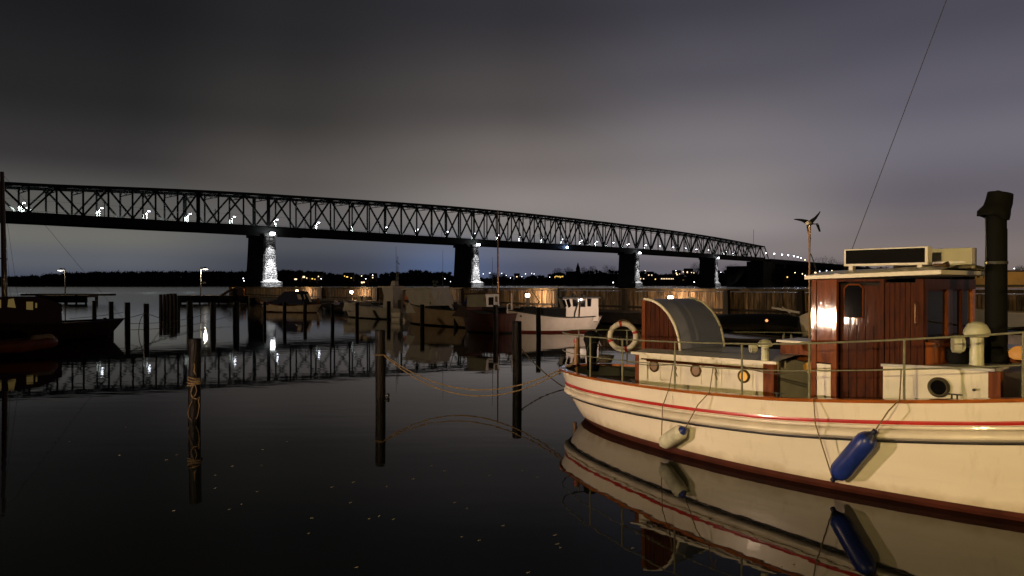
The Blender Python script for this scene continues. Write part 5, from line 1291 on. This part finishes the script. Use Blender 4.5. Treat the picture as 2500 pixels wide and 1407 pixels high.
# --- stern gear: rudder post, tiller, fender ball, coil
u_, p = 0, side_pt(0, dz=0)
put('rudder_stock', M().tube([(-6.45, 0, .25), (-6.38, 0, 1.75)], [.05, .06], 10), mast_m, boat, smooth=True)
put('rudder_band', M().tube([(-6.40, 0, 1.62), (-6.39, 0, 1.70)], .066, 10), red_paint, boat)
put('outboard_cover', M().lathe([(.10, -.1), (.12, .3), (.15, .5), (.19, .6), (.17, .74), (.09, .8), (.02, .82)], (-6.12, .22, 1.1), 16), tarp_d, boat, smooth=True)
m = M()
for k in range(5): m.tube([V(-5.85 + .02 * k + .17 * math.cos(a), .35 + .17 * math.sin(a), 1.2 + .035 * k) for a in np.linspace(0, 2 * PI, 20)[:-1]], .018, 6, closed=True)
put('rope_coil', m, rope_d, boat, smooth=True)
put('steering_wheel', M().tube([V(-5.7 + .02, -.15 + .24 * math.cos(a), 1.45 + .24 * math.sin(a)) for a in np.linspace(0, 2 * PI, 25)[:-1]], .014, 6, closed=True), dark_metal, boat, smooth=True)
put('cockpit_seat', M().box((-4.9, .35, .8), (-3.9, 1.1, 1.22)), cabin_paint, boat, bevel=.02)
put('cockpit_cushion', M().box((-4.6, .1, 1.0), (-3.95, .34, 1.3)), mat('yellowish_cushion', (.4, .38, .14), .7), boat, bevel=.03)
put('cockpit_coaming', M().box((-5.3, -.9, .85), (-3.7, -.8, 1.05)), timber, boat)
# --- wind turbine
X_ = 1976
wp = bp(1976, 813, w=-1.3)
wt_ = put('wind_turbine', M().tube([(wp.x, wp.y, 1.35), (wp.x, wp.y, bp(1976, 612, w=-1.3).z), (wp.x, wp.y, bp(1976, 552, w=-1.3).z)], [.016, .018, .03], 8), mast_m, boat, smooth=True)
hc = bp(1975, 545, w=-1.3)
face = (BO - hc).normalized(); rt = (BI.to_3x3() @ V(1, 0, 0)); upv = V(0, 0, 1)
put('nacelle', M().axlathe([(.01, -.10), (.035, -.09), (.045, -.02), (.045, .10), (.02, .16)], hc, -face + rt * .5, 14), cream_paint, wt_, smooth=True)
for (tx, ty) in ((1938, 535), (2003, 517), (1978, 584)):
    tip = bp(tx, ty, w=-1.3); d_ = (tip - hc); L_ = d_.length; d_.normalize(); sd = d_.cross(face).normalized()
    m = M(); rows = []
    for f, wd2, sw in ((.06, .045, 0), (.2, .05, .0), (.5, .032, .01), (.85, .018, .0), (1, .008, -.01)):
        cc = hc + d_ * L_ * f + sd * sw; th_ = .006
        rows.append([cc - sd * wd2 * .6, cc + face * th_, cc + sd * wd2, cc - face * th_])
    m.grid(rows, True); put('blade', m, black_plastic, wt_, smooth=True)
tb = hc + rt * .10 - face * .08
put('tail_boom', M().tube([hc + rt * .03, hc + rt * .1 + V(0, 0, -.02), hc + rt * .17 + V(0, 0, -.01)], .01, 6), black_plastic, wt_)
tl = [bp(1991, 548, w=-1.3), bp(1998, 548, w=-1.3), bp(2003, 566, w=-1.3), bp(1999, 566, w=-1.3)]
put('tail_fin', M().prism(tl, (.0, .012, 0)), black_plastic, wt_)
put('turbine_brace', M().tube([bp(1979, 620, w=-1.3), bp(1987, 640, w=-1.3), bp(1995, 668, w=-1.1)], .01, 6), dark_metal, wt_)

# --- things hung on the boat (top level)
def to_world(m): 
    m.v = [tuple(PM[boat.name] @ Vector(v)) for v in m.v]; return m
lc = bp(1521, 822, s=None, w=-.75)
lw = PM[boat.name] @ lc
t = thing('life_ring', 'white life ring with red bands hanging on the stern rail', 'life ring', tuple(lw))
Rr = .30; fdir = (V(0, 0, CH) - lw).normalized(); rx = V(1, 0, 0) * .93 + V(0, -.2, 0); rx.normalize()
pts = [lw + (rx * math.cos(a) + V(0, 0, 1) * math.sin(a)) * Rr for a in np.linspace(0, 2 * PI, 49)[:-1]]
put('ring', M().tube(pts, .062, 14, closed=True), ring_m, t, world=True, smooth=True)
for a0_ in (.35, 1.75, 3.45, 4.95):
    put('red_band', M().tube([lw + (rx * math.cos(a) + V(0, 0, 1) * math.sin(a)) * Rr for a in np.linspace(a0_ - .10, a0_ + .10, 5)], .0655, 14), ring_r, t, world=True, smooth=True)
put('grab_line', M().tube([lw + (rx * math.cos(a) + V(0, 0, 1) * math.sin(a)) * (Rr + .07 + .02 * math.cos(4 * a)) - V(0, .02, 0) for a in np.linspace(0, 2 * PI, 41)[:-1]], .006, 5, closed=True), rope_m, t, world=True)

def hull_w(px, row, out):      # point on hull surface under the pixel, pushed outwards
    best = None
    for k in range(200, 900, 2):
        u_ = k / 1000
        for z in np.arange(.05, 1.3, .04):
            q = PM[boat.name] @ side_pt(u_, z=z); x_ = CX + F * q.x / q.y; y_ = HY + F * (CH - q.z) / q.y
            e = (x_ - px) ** 2 + (y_ - row) ** 2
            if best is None or e < best[0]: best = (e, u_, z)
    _, u_, z = best; return side_pt(u_, z=z) + out_n(u_) * out
def fender(a_px, b_px, R, body, endm, label, both_ends):
    A_ = hull_w(*a_px, R + .03); B_ = hull_w(*b_px, R + .05)
    A_ = PM[boat.name] @ A_; B_ = PM[boat.name] @ B_
    t = thing('fender', label, 'fender', tuple((A_ + B_) / 2), 0, 'fenders hanging against the white hull')
    d_ = B_ - A_; L_ = d_.length
    put('body', M().axlathe([(R * .35, L_ * .07), (R * .75, L_ * .11), (R * .95, L_ * .17), (R, L_ * .25), (R, L_ * .75), (R * .95, L_ * .83), (R * .75, L_ * .89), (R * .4, L_ * .93)], A_, d_, 26), body, t, world=True, smooth=True, angle=60)
    e1 = [(R * .62, L_ * .905), (R * .42, L_ * .94), (R * .25, L_ * .97), (R * .24, L_ * 1.02), (R * .1, L_ * 1.03)]
    put('end_cap', M().axlathe(e1, A_, d_, 18), endm, t, world=True, smooth=True)
    put('end_cap', M().axlathe([(r_, L_ - q) for r_, q in e1], A_, d_, 18), endm if both_ends else body, t, world=True, smooth=True)
    return A_, B_
A1, B1 = fender((1630, 1084), (1692, 1046), .13, fender_w, fender_b, 'stubby white fender with a blue end hanging near the waterline', False)
A2, B2 = fender((2044, 1164), (2143, 1050), .145, fender_b, fender_n, 'large blue fender hanging diagonally on the hull amidships', True)
def Lw(p): return PM[boat.name] @ p
def rail_at(px, h):
    u_, p = on_rail(px, 950); n_ = out_n(u_); return Lw(V(p.x, p.y, p.z + h) - n_ * .03), Lw(p + n_ * .05)
def fender_line(px, h, end, label):
    a, c_ = rail_at(px, h); k_ = Lw(hull_w(px + (CX + F * end.x / end.y - px) * .45, 1045, .14)) if True else None
    mid_ = c_.lerp(end, .5)
    rope([a, c_ + V(-.01, -.015, .01), c_.lerp(end, .3) + V(-.10, -.10, 0), end], .009, rope_m, label, name='fender_rope', group='ropes that hold the fenders')
fender_line(1640, .40, A1, 'left rope holding the white fender')
fender_line(1738, .40, B1, 'right rope holding the white fender')
fender_line(1990, .02, A2, 'left rope reaching the lower end of the blue fender')
fender_line(2198, .40, B2, 'right rope tied above the upper end of the blue fender')
# knotted ends on the rail
for px in (1645, 1742):
    a, _ = rail_at(px, .40); rope([a + V(0, -.02, 0), a + V(.02, -.04, -.05), a + V(.0, -.04, -.1), a + V(.03, -.04, -.19)], .009, rope_m, 'loose knotted rope tail on the middle rail ' + ('above the first porthole' if px < 1700 else 'between the second and third portholes'), name='rope_tail')
# boat hook lying along the cabin grab rail
rope([Lw(bp(1566, 876, w=wc + .10)), Lw(bp(1868, 902, w=wc + .10))], .013, varnish_d, 'long dark boat hook lying along the cabin side', cat='boat hook', name='boat_hook')

# mooring ropes from mid pile to the stern
_, X, d, h, r = mid_p
a = V(X + r * .9, d - .05, W(0, 866, d).z); b_ = Lw(side_pt(.02, dz=.02)) 
end = W(1402, 884, 16.4)
rope(catenary(a, end, .78, 30), .016, rope_m, 'upper strand of the sagging mooring rope from the mid pile to the stern', group='sagging mooring ropes to the stern')
rope(catenary(a + V(0, -.05, -.02), end + V(0, 0, -.03), .90, 30), .016, rope_m, 'lower strand of the sagging mooring rope from the mid pile to the stern', group='sagging mooring ropes to the stern')
put('pile_rope_turn', M().tube([V(X + (r + .015) * math.cos(q), d + (r + .015) * math.sin(q), W(0, 866, d).z) for q in np.linspace(0, 2 * PI, 24)[:-1]], .016, 6, closed=True), rope_m, label='turn of rope round the mid water pile', cat='rope')
_, X, d, h, r = rt_p
a = V(X + r, d, .95); e = W(1396, 953, WD(953))
rope(catenary(a, V(e.x, e.y, -.05), .12, 20), .018, rope_d, 'dark slack rope dipping from the right pile into the water by the stern')

# --- floating leaves
k = 0
spots = [(430, 1113), (405, 1125), (566, 1141), (637, 1138), (525, 1163), (523, 1195), (627, 1203), (588, 1234), (558, 1247), (422, 1250), (760, 1268), (752, 1306), (862, 1180), (810, 1192), (943, 1191), (1008, 1172), (1085, 1152), (1052, 1140), (1195, 1163), (1312, 1168), (1275, 1152), (855, 1230),
         (900, 1270), (925, 1263), (960, 1271), (1110, 1230), (1140, 1244), (1228, 1287), (1127, 1314), (1170, 1323), (1355, 1310), (1360, 1332), (1368, 1341), (1545, 1342), (870, 1389), (1290, 1402), (168, 1080), (290, 1114), (1910, 1388), (1940, 1383), (305, 1045), (1226, 1023), (640, 1100), (700, 1080)]
lf = None
for (px, row) in sorted(spots, key=lambda q: q[1]):
    d = WD(row); X = WX(px, d); L_ = rnd.uniform(.03, .065)
    zone = 'left of the nearest pile' if px < 476 else ('between the nearest and mid piles' if px < 915 else ('between the mid pile and the right pile' if px < 1262 else 'beside the white hull reflection'))
    cnt[zone] = cnt.get(zone, 0) + 1
    lab = ORD[cnt[zone] - 1] + ' farthest pale leaf floating ' + zone
    if lf is None:
        lf = put('floating_leaf', M().add([(-.5, 0, .004), (-.2, .16, .010), (.25, .13, .012), (.5, .02, .016), (.25, -.13, .008), (-.2, -.16, .006)], [(0, 5, 4, 3, 2, 1)]), leaf_fl, label=lab, cat='leaf', group='leaves floating on the harbour water')
        o = lf
    else:
        o = lf.copy(); COL.objects.link(o); o['label'] = lab
    o.location = (X, d, .002); o.scale = (L_, L_, 1); o.rotation_euler = (0, 0, rnd.uniform(-.2, .7))

# ================================================================== NEAR QUAY (out of frame) WITH ITS LAMPS
put('quay', M().box((-30, -14, -1), (30, -1.6, 1.3)), conc_m, kind='structure')
put('finger_jetty', M().box((-14, -1.55, .55), (-11, 11, .75)), deck_m, label='low finger jetty out of frame on the left', cat='jetty')
def quay_lamp(loc, zt, power, col, label, name='quay_lamp', size=.12, emi=None, cone=100, aim=(5.3, 10.8, .8)):
    X, Y, Zb = loc
    t = thing(name, label, 'street lamp', loc)
    put('pole', M().tube([(X, Y, Zb), (X, Y, zt + .25)], [.08, .05], 10), dark_metal, t, world=True)
    put('lamp_shade', M().lathe([(.32, .1), (.28, .16), (.06, .26)], (X, Y, zt), 16), dark_metal, t, world=True)
    put('lamp_glass', M().lathe([(.10, 0), (.13, .06), (.12, .09)], (X, Y, zt), 12), emi, t, world=True)
    light('quay_lamp_light', 'SPOT', (X, Y, zt - .14), power, col, t, size, cone, aim, .7)
quay_lamp((-12.2, 7.3, .75), 1.85, 16000, (1.0, 0.70, 0.50), 'pinkish lamp on the finger jetty out of frame on the left', emi=lamp_warm, cone=115)
quay_lamp((-5.5, -2.6, 1.3), 5.4, 11500, (1.0, 0.74, 0.31), 'yellow quay lamp behind the photographer', emi=lamp_warm)

put('fill_lamp_jetty', M().box((-62, 50, .55), (-41, 53.5, .8)), deck_m, label='jetty added out of frame to carry the fill lamp', cat='jetty')  # added only as a base for the fill lamp
quay_lamp((-44, 52, .8), 6.0, 10000, (1.0, 0.72, 0.42), 'tall fill lamp added out of frame on the left', emi=lamp_warm, cone=150, aim=(-8, 58, 0))  # fill lamp added out of frame to brighten the background boats

put('pontoon', M().box((8.5, -1.55, .3), (14, .6, .55)), deck_m, label='low pontoon along the near quay out of frame', cat='pontoon')
quay_lamp((10.8, -.9, .55), 1.8, 4300, (1.0, 0.66, 0.26), 'yellow quay lamp behind the photographer to the right', emi=lamp_warm, cone=90, aim=(7.0, 10.4, 2.0))
